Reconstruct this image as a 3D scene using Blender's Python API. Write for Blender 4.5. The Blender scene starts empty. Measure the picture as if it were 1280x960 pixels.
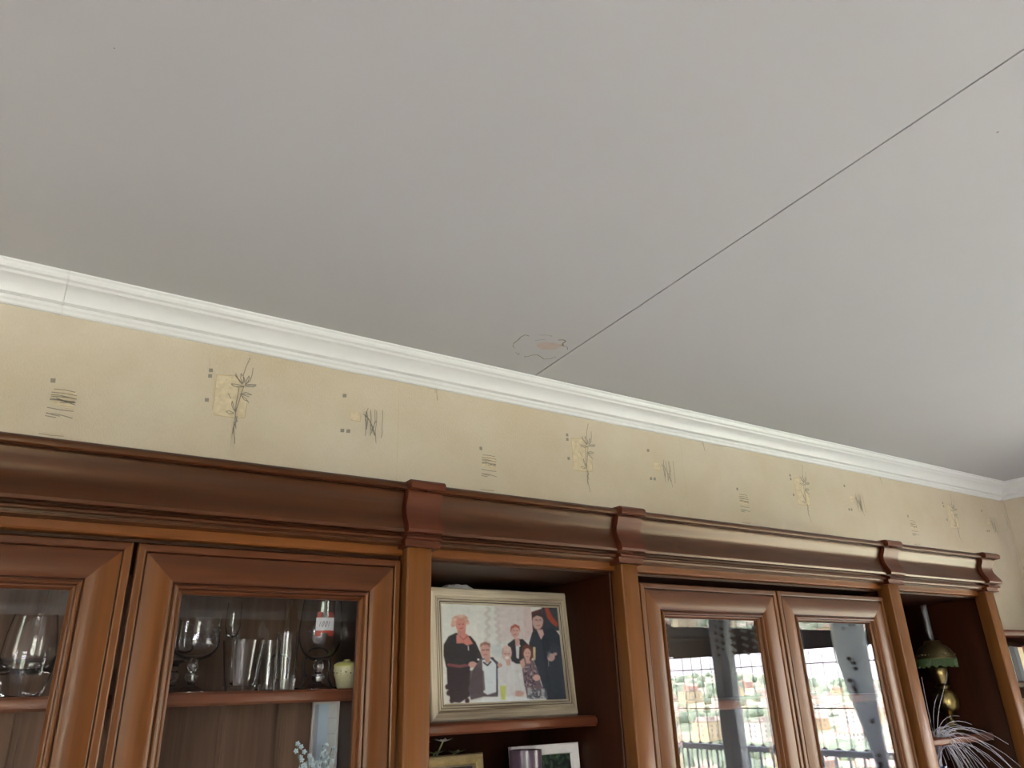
import bpy, math, random
import numpy as np
from mathutils import Vector, Matrix
random.seed(7)
S = bpy.context.scene
COL = S.collection
R = math.radians
EYE = 1.62                     # camera height; all "rel" heights below are relative to it

# ------------------------------------------------------------------ camera
cd = bpy.data.cameras.new('camera'); cam = bpy.data.objects.new('camera', cd); COL.objects.link(cam)
FPX = 918.72
cd.sensor_width = 36; cd.lens = FPX/1280*36; cd.clip_start = .02; cd.clip_end = 8000
AX = np.array([[0.84722268, 0.1815089, 0.49926772], [-0.53037361, 0.34258984, 0.7754586], [-0.03029141, -0.92178453, 0.38651741]])
r_, d_, f_ = AX[:, 0], AX[:, 1], AX[:, 2]
cam.matrix_world = Matrix(((r_[0], -d_[0], -f_[0], 0), (r_[1], -d_[1], -f_[1], 0), (r_[2], -d_[2], -f_[2], EYE), (0, 0, 0, 1)))
S.camera = cam

# ------------------------------------------------------------------ world, sun, exposure
S.view_settings.view_transform = 'Standard'; S.view_settings.look = 'None'
S.view_settings.exposure = 1.02; S.view_settings.gamma = 1; S.view_settings.use_curve_mapping = False
W = bpy.data.worlds.new('sky'); S.world = W; W.use_nodes = True
nt = W.node_tree; nt.nodes.clear()
sky = nt.nodes.new('ShaderNodeTexSky'); sky.sky_type = 'NISHITA'; sky.sun_disc = False
sky.sun_elevation = R(52); sky.sun_rotation = R(300); sky.air_density = 1.0; sky.dust_density = 2.0
mixw = nt.nodes.new('ShaderNodeMixRGB'); mixw.inputs[0].default_value = .55; mixw.inputs[2].default_value = (12.9, 12.3, 13.9, 1)
sc_ = nt.nodes.new('ShaderNodeMixRGB'); sc_.blend_type = 'MULTIPLY'; sc_.inputs[0].default_value = 1; sc_.inputs[2].default_value = (1, 1, 1, 1)
bg = nt.nodes.new('ShaderNodeBackground'); bg.inputs[1].default_value = 1.0
wo = nt.nodes.new('ShaderNodeOutputWorld')
nt.links.new(sky.outputs[0], mixw.inputs[1]); nt.links.new(mixw.outputs[0], bg.inputs[0]); nt.links.new(bg.outputs[0], wo.inputs[0])
sl = bpy.data.lights.new('sun', 'SUN'); sl.energy = 24; sl.angle = R(.6); sl.color = (1, .955, .91)
so = bpy.data.objects.new('sun', sl); COL.objects.link(so)
so.rotation_euler = Vector((.50, .42, -.76)).to_track_quat('-Z', 'Y').to_euler()
def portal(name, loc, direction, sx, sy):
    l = bpy.data.lights.new(name, 'AREA'); l.shape = 'RECTANGLE'; l.size = sx; l.size_y = sy
    l.cycles.is_portal = True
    o = bpy.data.objects.new(name, l); COL.objects.link(o); o.location = loc
    o.rotation_euler = Vector(direction).to_track_quat('-Z', 'Z').to_euler(); return o
XR = 4.007; YB = 1.75; CEIL = EYE + .883
WX0, WX1, WZ1 = -2.75, .72, 2.30        # balcony window on the right wall: y range, top
VX0, VX1, VZ0, VZ1 = -3.45, -.95, .30, 2.36 # second window on the rear wall
XL, YF = -3.6, -5.8
UY0, UY1, UZ0, UZ1 = -2.2, -1.2, .90, 2.2   # unseen window on the left wall, added to light the room
portal('balcony_portal', (XR+.16, (WX0+WX1)/2, WZ1/2), (-1, 0, 0), WX1-WX0, WZ1)
portal('left_portal', (XL-.16, (UY0+UY1)/2, (UZ0+UZ1)/2), (1, 0, 0), UY1-UY0, UZ1-UZ0)
portal('rear_portal', ((VX0+VX1)/2, YF-.16, (VZ0+VZ1)/2), (0, 1, 0), VX1-VX0, VZ1-VZ0)

# ------------------------------------------------------------------ helpers
def ray(px, py):
    v = np.array([px-640, py-480, FPX]); return AX @ v
def on_y(px, py, y): r = ray(px, py); return r*(y/r[1])
def on_z(px, py, z): r = ray(px, py); return r*(z/r[2])
def lin(c):
    return tuple(((x/255)/12.92 if x/255 <= .04045 else ((x/255+.055)/1.055)**2.4) for x in c)
def new_mat(name):
    m = bpy.data.materials.new(name); m.use_nodes = True
    return m, m.node_tree, m.node_tree.nodes['Principled BSDF']
def plain(name, rgb, rough=.5, metal=0, var=0.06, scale=40, bump=0, coat=0, spec=.5):
    m, t, b = new_mat(name)
    c = lin(rgb)
    b.inputs['Roughness'].default_value = rough; b.inputs['Metallic'].default_value = metal
    b.inputs['Specular IOR Level'].default_value = spec
    if coat: b.inputs['Coat Weight'].default_value = coat; b.inputs['Coat Roughness'].default_value = .15
    tc = t.nodes.new('ShaderNodeTexCoord'); n = t.nodes.new('ShaderNodeTexNoise'); n.inputs['Scale'].default_value = scale; n.inputs['Detail'].default_value = 4
    cr = t.nodes.new('ShaderNodeValToRGB')
    cr.color_ramp.elements[0].position = .3; cr.color_ramp.elements[1].position = .7
    cr.color_ramp.elements[0].color = (*[x*(1-var) for x in c], 1); cr.color_ramp.elements[1].color = (*[min(1, x*(1+var)) for x in c], 1)
    t.links.new(tc.outputs['Object'], n.inputs[0]); t.links.new(n.outputs[0], cr.inputs[0]); t.links.new(cr.outputs[0], b.inputs['Base Color'])
    if bump:
        bp = t.nodes.new('ShaderNodeBump'); bp.inputs['Strength'].default_value = bump; bp.inputs['Distance'].default_value = .002
        t.links.new(n.outputs[0], bp.inputs['Height']); t.links.new(bp.outputs[0], b.inputs['Normal'])
    return m
def wood(name, dark, light, axis='x', rough=.36, scale=1.0, spec=.32, coat=.10):
    m, t, b = new_mat(name)
    tc = t.nodes.new('ShaderNodeTexCoord'); mp = t.nodes.new('ShaderNodeMapping')
    s = [38*scale]*3; s['xyz'.index(axis)] = 1.6*scale; mp.inputs['Scale'].default_value = s
    n = t.nodes.new('ShaderNodeTexNoise'); n.inputs['Scale'].default_value = 1; n.inputs['Detail'].default_value = 6; n.inputs['Distortion'].default_value = .6
    mp2 = t.nodes.new('ShaderNodeMapping'); s2 = [9*scale]*3; s2['xyz'.index(axis)] = 1.2*scale; mp2.inputs['Scale'].default_value = s2
    n2 = t.nodes.new('ShaderNodeTexNoise'); n2.inputs['Scale'].default_value = 1; n2.inputs['Detail'].default_value = 3
    mp3 = t.nodes.new('ShaderNodeMapping'); s3 = [260]*3; s3['xyz'.index(axis)] = 9; mp3.inputs['Scale'].default_value = s3
    n3 = t.nodes.new('ShaderNodeTexNoise'); n3.inputs['Scale'].default_value = 1; n3.inputs['Detail'].default_value = 2
    for q in (mp, mp2, mp3): t.links.new(tc.outputs['Object'], q.inputs[0])
    t.links.new(mp.outputs[0], n.inputs[0]); t.links.new(mp2.outputs[0], n2.inputs[0]); t.links.new(mp3.outputs[0], n3.inputs[0])
    ad = t.nodes.new('ShaderNodeMath'); ad.operation = 'ADD'; t.links.new(n.outputs[0], ad.inputs[0]); t.links.new(n2.outputs[0], ad.inputs[1])
    hf = t.nodes.new('ShaderNodeMath'); hf.operation = 'MULTIPLY_ADD'; hf.inputs[1].default_value = .42
    t.links.new(ad.outputs[0], hf.inputs[0])
    n3s = t.nodes.new('ShaderNodeMath'); n3s.operation = 'MULTIPLY'; n3s.inputs[1].default_value = .16; t.links.new(n3.outputs[0], n3s.inputs[0])
    t.links.new(n3s.outputs[0], hf.inputs[2])
    cr = t.nodes.new('ShaderNodeValToRGB'); cr.color_ramp.elements[0].position = .34; cr.color_ramp.elements[1].position = .66
    cr.color_ramp.elements[0].color = (*lin(dark), 1); cr.color_ramp.elements[1].color = (*lin(light), 1)
    t.links.new(hf.outputs[0], cr.inputs[0]); t.links.new(cr.outputs[0], b.inputs['Base Color'])
    b.inputs['Roughness'].default_value = rough; b.inputs['Specular IOR Level'].default_value = spec
    b.inputs['Coat Weight'].default_value = coat; b.inputs['Coat Roughness'].default_value = .2; b.inputs['Coat Tint'].default_value = (1, .9, .78, 1); b.inputs['Specular Tint'].default_value = (1, .84, .64, 1)
    bp = t.nodes.new('ShaderNodeBump'); bp.inputs['Strength'].default_value = .10; bp.inputs['Distance'].default_value = .0006
    t.links.new(n3.outputs[0], bp.inputs['Height']); t.links.new(bp.outputs[0], b.inputs['Normal'])
    return m
def thin_glass(name, tint=(1, 1, 1), rough=0.0, boost=1.0):
    m = bpy.data.materials.new(name); m.use_nodes = True; t = m.node_tree; t.nodes.clear()
    tr = t.nodes.new('ShaderNodeBsdfTransparent'); tr.inputs[0].default_value = (*tint, 1)
    gl = t.nodes.new('ShaderNodeBsdfGlossy'); gl.inputs['Roughness'].default_value = rough
    ge = t.nodes.new('ShaderNodeNewGeometry'); fr = t.nodes.new('ShaderNodeFresnel')
    ior = t.nodes.new('ShaderNodeMath'); ior.operation = 'MULTIPLY_ADD'; ior.inputs[1].default_value = (1/1.52-1.52); ior.inputs[2].default_value = 1.52
    t.links.new(ge.outputs['Backfacing'], ior.inputs[0]); t.links.new(ior.outputs[0], fr.inputs['IOR'])
    mx = t.nodes.new('ShaderNodeMixShader'); out = t.nodes.new('ShaderNodeOutputMaterial')
    bm_ = t.nodes.new('ShaderNodeMath'); bm_.operation = 'MULTIPLY'; bm_.inputs[1].default_value = boost; t.links.new(fr.outputs[0], bm_.inputs[0])
    t.links.new(bm_.outputs[0], mx.inputs[0]); t.links.new(tr.outputs[0], mx.inputs[1]); t.links.new(gl.outputs[0], mx.inputs[2])
    t.links.new(mx.outputs[0], out.inputs[0]); return m
def real_glass(name, rough=0.0, tint=(1, 1, 1)):
    m, t, b = new_mat(name)
    b.inputs['Base Color'].default_value = (*tint, 1); b.inputs['Transmission Weight'].default_value = 1; b.inputs['Roughness'].default_value = rough; b.inputs['IOR'].default_value = 1.5
    return m

class MB:
    def __init__(s): s.v = []; s.f = []; s.m = []; s.sm = []
    def add(s, vs, fs, mi=0, smooth=True):
        o = len(s.v); s.v += [tuple(map(float, v)) for v in vs]
        for f in fs: s.f.append([i+o for i in f]); s.m.append(mi); s.sm.append(smooth)
        return s
    def box(s, x0, x1, y0, y1, z0, z1, mi=0, b=0):
        if b <= 0:
            vs = [(x, y, z) for z in (z0, z1) for y in (y0, y1) for x in (x0, x1)]
            s.add(vs, [(0, 2, 3, 1), (4, 5, 7, 6), (0, 1, 5, 4), (2, 6, 7, 3), (0, 4, 6, 2), (1, 3, 7, 5)], mi, False); return s
        # chamfered box: profile along the longest axis
        d = (x1-x0, y1-y0, z1-z0); a = d.index(max(d))
        lo = [x0, y0, z0]; hi = [x1, y1, z1]; o = [i for i in range(3) if i != a]
        p, q = o
        ring = [(lo[p]+b, lo[q]), (hi[p]-b, lo[q]), (hi[p], lo[q]+b), (hi[p], hi[q]-b), (hi[p]-b, hi[q]), (lo[p]+b, hi[q]), (lo[p], hi[q]-b), (lo[p], lo[q]+b)]
        rings = []
        for t_, k in ((lo[a], b*.7), (lo[a]+b, 0), (hi[a]-b, 0), (hi[a], b*.7)):
            rr = []
            for (u, w) in ring:
                c = [0, 0, 0]; c[a] = t_
                mu = (lo[p]+hi[p])/2; mw = (lo[q]+hi[q])/2
                c[p] = u + (k if u < mu else -k); c[q] = w + (k if w < mw else -k); rr.append(tuple(c))
            rings.append(rr)
        s.loft(rings, mi, False, cap=True); return s
    def loft(s, rings, mi=0, smooth=True, cap=True, closed=True):
        n = len(rings[0]); vs = [v for r in rings for v in r]; fs = []
        for i in range(len(rings)-1):
            for j in range(n if closed else n-1):
                k = (j+1) % n; fs.append((i*n+j, i*n+k, (i+1)*n+k, (i+1)*n+j))
        if cap: fs.append(tuple(range(n))[::-1]); fs.append(tuple(range((len(rings)-1)*n, len(rings)*n)))
        s.add(vs, fs, mi, smooth); return s
    def lathe(s, prof, c=(0, 0, 0), n=32, mi=0, sx=1, sy=1, close=False):
        rings = []
        for (r, z) in prof:
            rings.append([(c[0]+sx*r*math.cos(2*math.pi*i/n), c[1]+sy*r*math.sin(2*math.pi*i/n), c[2]+z) for i in range(n)])
        if close: rings.append(rings[0]); s.loft(rings, mi, True, cap=False)
        else: s.loft(rings, mi, True, cap=True)
        return s
    def tube(s, pts, r, n=8, mi=0):
        pts = [Vector(p) for p in pts]; rs = r if isinstance(r, (list, tuple)) else [r]*len(pts); rings = []
        up = Vector((0, 0, 1))
        for i, p in enumerate(pts):
            t = (pts[min(i+1, len(pts)-1)]-pts[max(i-1, 0)]).normalized()
            a = t.cross(up if abs(t.dot(up)) < .95 else Vector((1, 0, 0))).normalized(); b = t.cross(a)
            rings.append([tuple(p+rs[i]*(math.cos(2*math.pi*k/n)*a+math.sin(2*math.pi*k/n)*b)) for k in range(n)])
        s.loft(rings, mi, True, cap=True); return s
    def prism_x(s, prof, x0, x1, mi=0, smooth=True):   # closed profile of (y, z)
        s.loft([[(x, y, z) for y, z in prof] for x in (x0, x1)], mi, smooth, cap=True); return s
    def ball(s, c, r, n=10, mi=0, sz=1):
        return s.lathe([(max(1e-4, r*math.sin(math.pi*i/n)), -r*sz*math.cos(math.pi*i/n)) for i in range(n+1)], c, n+2, mi)
    def frame(s, x0, x1, z0, z1, prof, mh=0, mv=1):
        # prof: list of (d, y): d inwards from the outer edge; mitred ring, closed profile
        def ring(cx, cz, sx, sz): return [(cx+sx*d, y, cz+sz*d) for d, y in prof]
        rs = [ring(x0, z0, 1, 1), ring(x1, z0, -1, 1), ring(x1, z1, -1, -1), ring(x0, z1, 1, -1)]
        for i in range(4):
            s.loft([rs[i], rs[(i+1) % 4]], mh if i % 2 == 0 else mv, True, cap=False)
        return s
    def ribbon(s, pts, w, y, mi):  # thin flat stroke on an xz plane
        for (a, b) in zip(pts[:-1], pts[1:]):
            dx, dz = b[0]-a[0], b[1]-a[1]; l = math.hypot(dx, dz) or 1e-6; nx, nz = -dz/l*w/2, dx/l*w/2
            s.add([(a[0]-nx, y, a[1]-nz), (b[0]-nx, y, b[1]-nz), (b[0]+nx, y, b[1]+nz), (a[0]+nx, y, a[1]+nz)], [(0, 1, 2, 3)], mi, False)
        return s
    def build(s, name, mats, parent=None, world=True, sharp=38, bevel=0):
        me = bpy.data.meshes.new(name)
        off = parent_world(parent) if (parent is not None and world) else Vector((0, 0, 0))
        me.from_pydata([tuple(Vector(v)-off) for v in s.v], [], s.f)
        if not isinstance(mats, (list, tuple)): mats = [mats]
        for m in mats: me.materials.append(m)
        me.polygons.foreach_set('material_index', s.m); me.polygons.foreach_set('use_smooth', s.sm)
        me.update()
        try: me.set_sharp_from_angle(angle=R(sharp))
        except Exception: pass
        import bmesh
        b = bmesh.new(); b.from_mesh(me); bmesh.ops.recalc_face_normals(b, faces=b.faces); b.to_mesh(me); b.free()
        o = bpy.data.objects.new(name, me); COL.objects.link(o)
        if parent is not None: o.parent = parent
        if bevel:
            bv = o.modifiers.new('edge', 'BEVEL'); bv.width = bevel; bv.segments = 2; bv.limit_method = 'ANGLE'; bv.angle_limit = R(50)
        return o
def parent_world(p):
    v = Vector((0, 0, 0))
    while p is not None: v += Vector(p.location); p = p.parent
    return v
def thing(name, label, cat, loc=(0, 0, 0), group=None, rot=(0, 0, 0)):
    o = bpy.data.objects.new(name, None); COL.objects.link(o); o.location = loc; o.rotation_euler = rot
    o.empty_display_size = .05; o['label'] = label; o['category'] = cat
    if group: o['group'] = group
    return o
def tag(o, label, cat, group=None, kind=None):
    o['label'] = label; o['category'] = cat
    if group: o['group'] = group
    if kind: o['kind'] = kind
    return o
def struct(o): o['kind'] = 'structure'; return o
def Z(z): return EYE+z

# ------------------------------------------------------------------ materials
M = {}
M['rail'] = wood('cherry_rail', (58, 28, 15), (116, 62, 33), 'x')
M['stile'] = wood('cherry_stile', (72, 37, 14), (108, 62, 25), 'z')
M['post'] = wood('cherry_post', (90, 53, 24), (122, 76, 37), 'z', rough=.4)
M['rail2'] = wood('cherry_underrail', (82, 44, 16), (118, 67, 27), 'x')
M['doorh'] = wood('cherry_door_rail', (56, 25, 11), (88, 44, 20), 'x')
M['crown'] = wood('cherry_crown', (34, 14, 6), (78, 37, 14), 'x', rough=.34)
for k_, amt in (('crown', .55),):
    b_ = M[k_].node_tree.nodes['Principled BSDF']; b_.inputs['Specular Tint'].default_value = (1, .80, .55, 1); b_.inputs['Specular IOR Level'].default_value = amt; b_.inputs['Roughness'].default_value = .30; b_.inputs['Coat Weight'].default_value = 0
M['cap'] = wood('cherry_cap', (60, 25, 14), (90, 42, 23), 'x', rough=.40)
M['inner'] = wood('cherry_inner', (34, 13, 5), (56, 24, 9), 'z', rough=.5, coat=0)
M['plank'] = wood("back_planks", (88, 64, 50), (134, 104, 84), 'z', rough=.6, coat=0)
M['shelf'] = wood('cherry_shelf', (80, 42, 27), (116, 66, 44), 'x', rough=.4)
M['glass'] = thin_glass('cabinet_pane')
M['wglass'] = thin_glass('window_pane')
M['crystal'] = real_glass('clear_glass')
M['seam'] = plain('dark_gap', (60, 55, 50), .8)

def wallpaper():
    m, t, b = new_mat('cream_wallpaper')
    tc = t.nodes.new('ShaderNodeTexCoord')
    n = t.nodes.new('ShaderNodeTexNoise'); n.inputs['Scale'].default_value = 3.2; n.inputs['Detail'].default_value = 6; n.inputs['Roughness'].default_value = .6
    cr = t.nodes.new('ShaderNodeValToRGB'); e = cr.color_ramp.elements
    e[0].position = .32; e[0].color = (*lin((202, 186, 162)), 1); e[1].position = .68; e[1].color = (*lin((213, 201, 183)), 1)
    mp = t.nodes.new('ShaderNodeMapping'); mp.inputs['Scale'].default_value = (420, 420, 120)
    n2 = t.nodes.new('ShaderNodeTexNoise'); n2.inputs['Scale'].default_value = 1; n2.inputs['Detail'].default_value = 3
    t.links.new(tc.outputs['Object'], n.inputs[0]); t.links.new(tc.outputs['Object'], mp.inputs[0]); t.links.new(mp.outputs[0], n2.inputs[0])
    mx = t.nodes.new('ShaderNodeMixRGB'); mx.blend_type = 'MULTIPLY'; mx.inputs[0].default_value = .16
    t.links.new(n.outputs[0], cr.inputs[0]); t.links.new(cr.outputs[0], mx.inputs[1]); t.links.new(n2.outputs[0], mx.inputs[2]); t.links.new(mx.outputs[0], b.inputs['Base Color'])
    bp = t.nodes.new('ShaderNodeBump'); bp.inputs['Strength'].default_value = .7; bp.inputs['Distance'].default_value = .0015
    t.links.new(n2.outputs[0], bp.inputs['Height']); t.links.new(bp.outputs[0], b.inputs['Normal']); b.inputs['Roughness'].default_value = .75
    b.inputs['Specular IOR Level'].default_value = .25
    return m
M['paper'] = wallpaper()
M['ink'] = plain('grey_print', (138, 130, 118), .7)
M['patch'] = plain('ochre_print', (204, 187, 158), .75, scale=90, var=.12)
M['patchedge'] = plain('ochre_edge', (190, 168, 136), .75)
M['cove'] = plain('white_moulding', (224, 224, 224), .35, var=.01)
M['ceil'] = plain('ceiling_paint', (193, 192, 193), .9, var=.012, scale=3, bump=.0)
M['stain'] = plain('stain_paint', (196, 180, 172), .9, var=.05, scale=60)
M['stainline'] = plain('stain_edge', (138, 126, 108), .9)

# ------------------------------------------------------------------ room shell
CY = .883
# back wall with printed wallpaper motifs in the same mesh
w = MB(); w.box(XL-.15, XR+.15, YB, YB+.15, 0, CEIL+.1, 0)
y_ = YB-.0004
PER = .6065*1.75
def wp(px, py): q = on_y(px, py, YB); return (q[0], EYE+q[2])
blocks = []      # (list of xz points, width, mat, layer)
def zc(x0, y0, k): return lambda p: wp(x0+p[0]/k, y0+p[1]/k)
motif = []       # strokes in wall coordinates of the first repeat
A = zc(0, 460, 8)
def quad(conv, pts, mi, lay=1): motif.append(('q', [conv(p) for p in pts], mi, lay))
def line(conv, pts, wd=.0016, mi=1): motif.append(('l', [conv(p) for p in pts], wd, mi))
quad(A, [(535, 200), (765, 245), (725, 415), (500, 350)], 2)
quad(A, [(506, 104), (558, 106), (552, 150), (503, 146)], 1, 2)
for p in ([(515, 243), (640, 255), (768, 280)], [(508, 268), (600, 275), (750, 312)], [(512, 285), (600, 290), (700, 298), (765, 315)], [(500, 305), (620, 325), (755, 345)], [(498, 318), (600, 322), (680, 345), (748, 372)], [(600, 345), (750, 350)], [(560, 300), (640, 330), (740, 340)], [(470, 395), (600, 420), (735, 436)], [(460, 455), (560, 462), (600, 470), (725, 505)], [(462, 448), (520, 468), (600, 484)], [(450, 478), (560, 498)], [(540, 212), (650, 222), (755, 245)]):
    line(A, p, .0020)
for p in ([(600, 375), (730, 395)], [(650, 405), (735, 415)]): line(A, p, .0016, 3)
B = zc(230, 440, 8)
quad(B, [(325, 225), (600, 245), (625, 520), (605, 665), (290, 630)], 2)
for p in ([(325, 230), (500, 240)], [(325, 225), (300, 480), (280, 580)], [(290, 630), (500, 660), (605, 662)], [(625, 520), (607, 660)]): line(B, p, .0022, 3)
for (x, yq) in ((268, 184), (260, 240), (228, 480)): quad(B, [(x-19, yq-19), (x+21, yq-17), (x+19, yq+19), (x-21, yq+17)], 1, 2)
for p in ([(662, 60), (615, 160), (590, 240), (595, 300)], [(690, 160), (680, 230), (660, 290), (620, 320)], [(650, 240), (620, 290), (612, 330), (640, 300), (655, 250)],
          [(570, 215), (565, 270), (590, 310), (605, 300), (600, 260), (575, 225)], [(505, 230), (540, 270), (560, 300), (585, 320)], [(530, 255), (570, 300), (590, 315)], [(515, 215), (535, 260), (580, 325)],
          [(470, 320), (530, 325), (590, 345), (540, 355), (490, 340), (470, 320)], [(500, 345), (560, 352), (600, 345)], [(610, 335), (660, 325), (722, 330), (700, 350), (640, 350), (610, 340)], [(640, 335), (715, 340)],
          [(600, 340), (570, 420), (545, 510), (520, 580), (512, 620)], [(548, 360), (535, 440), (520, 520), (512, 600)], [(560, 425), (620, 405), (680, 432), (620, 425), (565, 425)], [(570, 425), (650, 450)], [(565, 430), (620, 470), (648, 512)], [(575, 440), (600, 480), (640, 495)],
          [(512, 600), (495, 540), (480, 490), (475, 530), (490, 570), (510, 600)], [(440, 415), (455, 445), (470, 468)], [(415, 595), (450, 590), (500, 612), (450, 622), (420, 598)], [(512, 620), (510, 700), (518, 765)], [(530, 640), (520, 700), (505, 740)],
          [(512, 640), (535, 700)], [(500, 700), (495, 780), (503, 860), (508, 920)], [(518, 700), (490, 760), (485, 820)]):
    line(B, p, .0019)
Cc = zc(410, 470, 8)
quad(Cc, [(232, 352), (325, 362), (322, 460), (222, 440)], 2)
for p in ([(220, 440), (322, 460), (325, 375)],): line(Cc, p, .0018, 3)
for (x, yq) in ((165, 197), (142, 546), (202, 552)): quad(Cc, [(x-18, yq-18), (x+20, yq-17), (x+18, yq+18), (x-20, yq+17)], 1, 2)
for p in ([(400, 325), (380, 370), (372, 440), (375, 520), (372, 600)], [(345, 380), (380, 400), (420, 460), (470, 590)], [(385, 350), (395, 430), (385, 530)], [(425, 340), (430, 420), (420, 600)], [(468, 335), (470, 450), (450, 530), (425, 580)],
          [(485, 350), (485, 450), (470, 560), (478, 670)], [(400, 420), (440, 500), (465, 600)], [(365, 385), (385, 470), (380, 540)], [(545, 345), (545, 430), (538, 500), (540, 560), (530, 620)], [(480, 450), (430, 550)], [(440, 530), (475, 600)]):
    line(Cc, p, .0017)
# tails of the neighbouring rows
D_ = zc(410, 470, 8)
line(D_, [(1068, 100), (1070, 170)], .0016); line(D_, [(1083, 100), (1086, 180), (1092, 245)], .0018)
E_ = zc(570, 540, 12)
line(E_, [(365, 862), (470, 880), (570, 884)], .0016); line(E_, [(400, 850), (570, 868)], .0012, 3)
def shear_fix(pts, k): return [(x+PER*k, z) for x, z in pts]
for k in (-2, -1, 0, 1, 2, 3):
    for it in motif:
        if it[0] == 'q':
            pts = shear_fix(it[1], k); yy = y_-.0004*(it[3]-1)
            if pts[0][0] > XR-.02 or pts[0][0] < XL: continue
            n = len(pts); w.add([(x, yy, z) for x, z in pts], [tuple(range(n))], it[2], False)
        else:
            pts = shear_fix(it[1], k)
            if pts[0][0] > XR-.02 or pts[0][0] < XL: continue
            w.ribbon(pts, it[2], y_-.0010, it[3])
sx = wp(498, 520)[0]
for k in range(-3, 4):
    if XL < sx+PER*k < XR: w.ribbon([(sx+PER*k, .1), (sx+PER*k, Z(.81))], .0009, y_-.0002, 3)
struct(w.build('wall_back', [M['paper'], M['ink'], M['patch'], M['patchedge']]))
# right wall with the balcony opening
w = MB(); T = .25
w.box(XR, XR+T, WX1, YB+.15, 0, CEIL+.1); w.box(XR, XR+T, YF-.2, WX0, 0, CEIL+.1); w.box(XR, XR+T, WX0, WX1, WZ1, CEIL+.1)
for (yy, zz) in ((1.50, Z(.74)), (1.49, Z(.70)), (1.2, Z(.62)), (.6, Z(.70))):
    for k in range(7):
        a = (random.uniform(-.02, .02), random.uniform(-.05, .05)); l = random.uniform(.02, .05)
        w.add([(XR-.001, yy+a[0], zz+a[1]), (XR-.001, yy+a[0]+.0016, zz+a[1]), (XR-.001, yy+a[0]+.004, zz+a[1]+l), (XR-.001, yy+a[0]+.0025, zz+a[1]+l)], [(0, 1, 2, 3)], 1, False)
struct(w.build('wall_right', [M['paper'], M['ink']]))
M['plainwall'] = plain('pale_wall_paint', (226, 223, 218), .8, var=.02)
w = MB(); w.box(XL-.2, XL, YF-.2, UY0, 0, CEIL+.1); w.box(XL-.2, XL, UY1, YB+.15, 0, CEIL+.1); w.box(XL-.2, XL, UY0, UY1, 0, UZ0); w.box(XL-.2, XL, UY0, UY1, UZ1, CEIL+.1); struct(w.build('wall_left', M['plainwall']))
w = MB(); w.box(XL-.2, VX0, YF-.25, YF, 0, CEIL+.1); w.box(VX1, XR+T, YF-.25, YF, 0, CEIL+.1); w.box(VX0, VX1, YF-.25, YF, 0, VZ0); w.box(VX0, VX1, YF-.25, YF, VZ1, CEIL+.1)
M['rearwall'] = plain('shaded_rear_wall', (118, 106, 98), .8, var=.03)  # wallpaper in shade: its darkness is put into this colour
struct(w.build('wall_front', M['rearwall']))
M['floor'] = plain('pale_stone_floor', (214, 210, 206), .3, scale=5, var=.04)
w = MB(); w.box(XL-.2, XR+.25, YF-.25, YB+.15, -.15, 0); struct(w.build('floor', M['floor']))
# corner bead
w = MB(); w.box(XR-.010, XR, YB-.010, YB, 0, Z(.81)); struct(w.build('trim_corner', M['paper']))
# ceiling: two sheets with an open joint, plus the water stain
sxa, sxb = 1.168+.064*.025, 1.133-.28*.025   # x of the joint at y=1.75 and y=0
def jx(y): return 1.133+(y-.28)/(1.686-.28)*(1.168-1.133)
w = MB(); z0, z1 = CEIL, CEIL+.02; g = .0027
for side in (0, 1):
    if side == 0: xs = [(XL, YF), (jx(YF)-g, YF), (jx(YB)-g, YB), (XL, YB)]
    else: xs = [(jx(YF)+g, YF), (XR, YF), (XR, YB), (jx(YB)+g, YB)]
    zz = z0+(.0012 if side else 0)
    w.loft([[(x, y, z) for x, y in xs] for z in (zz, z1)], 0, False)
w.box(XL-.2, XR+.25, YF-.25, YB+.15, CEIL+.02, CEIL+.1, 1)
def cp(px, py, d=.0003): q = on_z(px, py, CY); return (q[0], q[1], CEIL-d)
def cz(p, d): return cp(620+p[0]/10.667, 400+p[1]/10.667, d)
def crib(pts, wd, mi, d):
    for a, b in zip(pts[:-1], pts[1:]):
        dx, dy = b[0]-a[0], b[1]-a[1]; l = math.hypot(dx, dy) or 1e-6; nx, ny = -dy/l*wd/2, dx/l*wd/2
        w.add([(a[0]-nx, a[1]-ny, CEIL-d), (b[0]-nx, b[1]-ny, CEIL-d), (b[0]+nx, b[1]+ny, CEIL-d), (a[0]+nx, a[1]+ny, CEIL-d)], [(0, 1, 2, 3)], mi, False)
blob = [(540, 310), (640, 295), (760, 300), (860, 320), (880, 345), (800, 385), (700, 400), (600, 390), (550, 350)]
w.add([cz(p, .0003) for p in blob], [tuple(range(len(blob)))], 2, False)
for pl, wd in (([(230, 312), (290, 270), (330, 225), (390, 195), (440, 212)], .0030), ([(560, 200), (650, 198), (735, 205)], .0014), ([(740, 205), (730, 225)], .0014), ([(830, 265), (900, 262)], .0045), ([(900, 262), (930, 280), (890, 310), (895, 350)], .004), ([(900, 340), (950, 360), (955, 395)], .002),
               ([(390, 490), (440, 480), (500, 462), (550, 462), (600, 490), (640, 520), (720, 515), (800, 490)], .0026), ([(260, 430), (300, 460), (310, 440)], .0018), ([(380, 480), (395, 495)], .0025), ([(230, 320), (225, 350), (250, 375)], .0014), ([(520, 270), (660, 255)], .0014), ([(860, 330), (890, 330)], .004)):
    crib([cz(p, 0) for p in pl], wd, 3, .0005)
for (px, py, r) in ((1247, 165, .0022), (143, 60, .0012), (770, 468, .001)):
    q = on_z(px, py, CY); w.add([(q[0]+r*math.cos(a), q[1]+r*math.sin(a), CEIL-.0004) for a in (0, 1, 2, 3, 4, 5)], [tuple(range(6))], 3, False)
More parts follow.
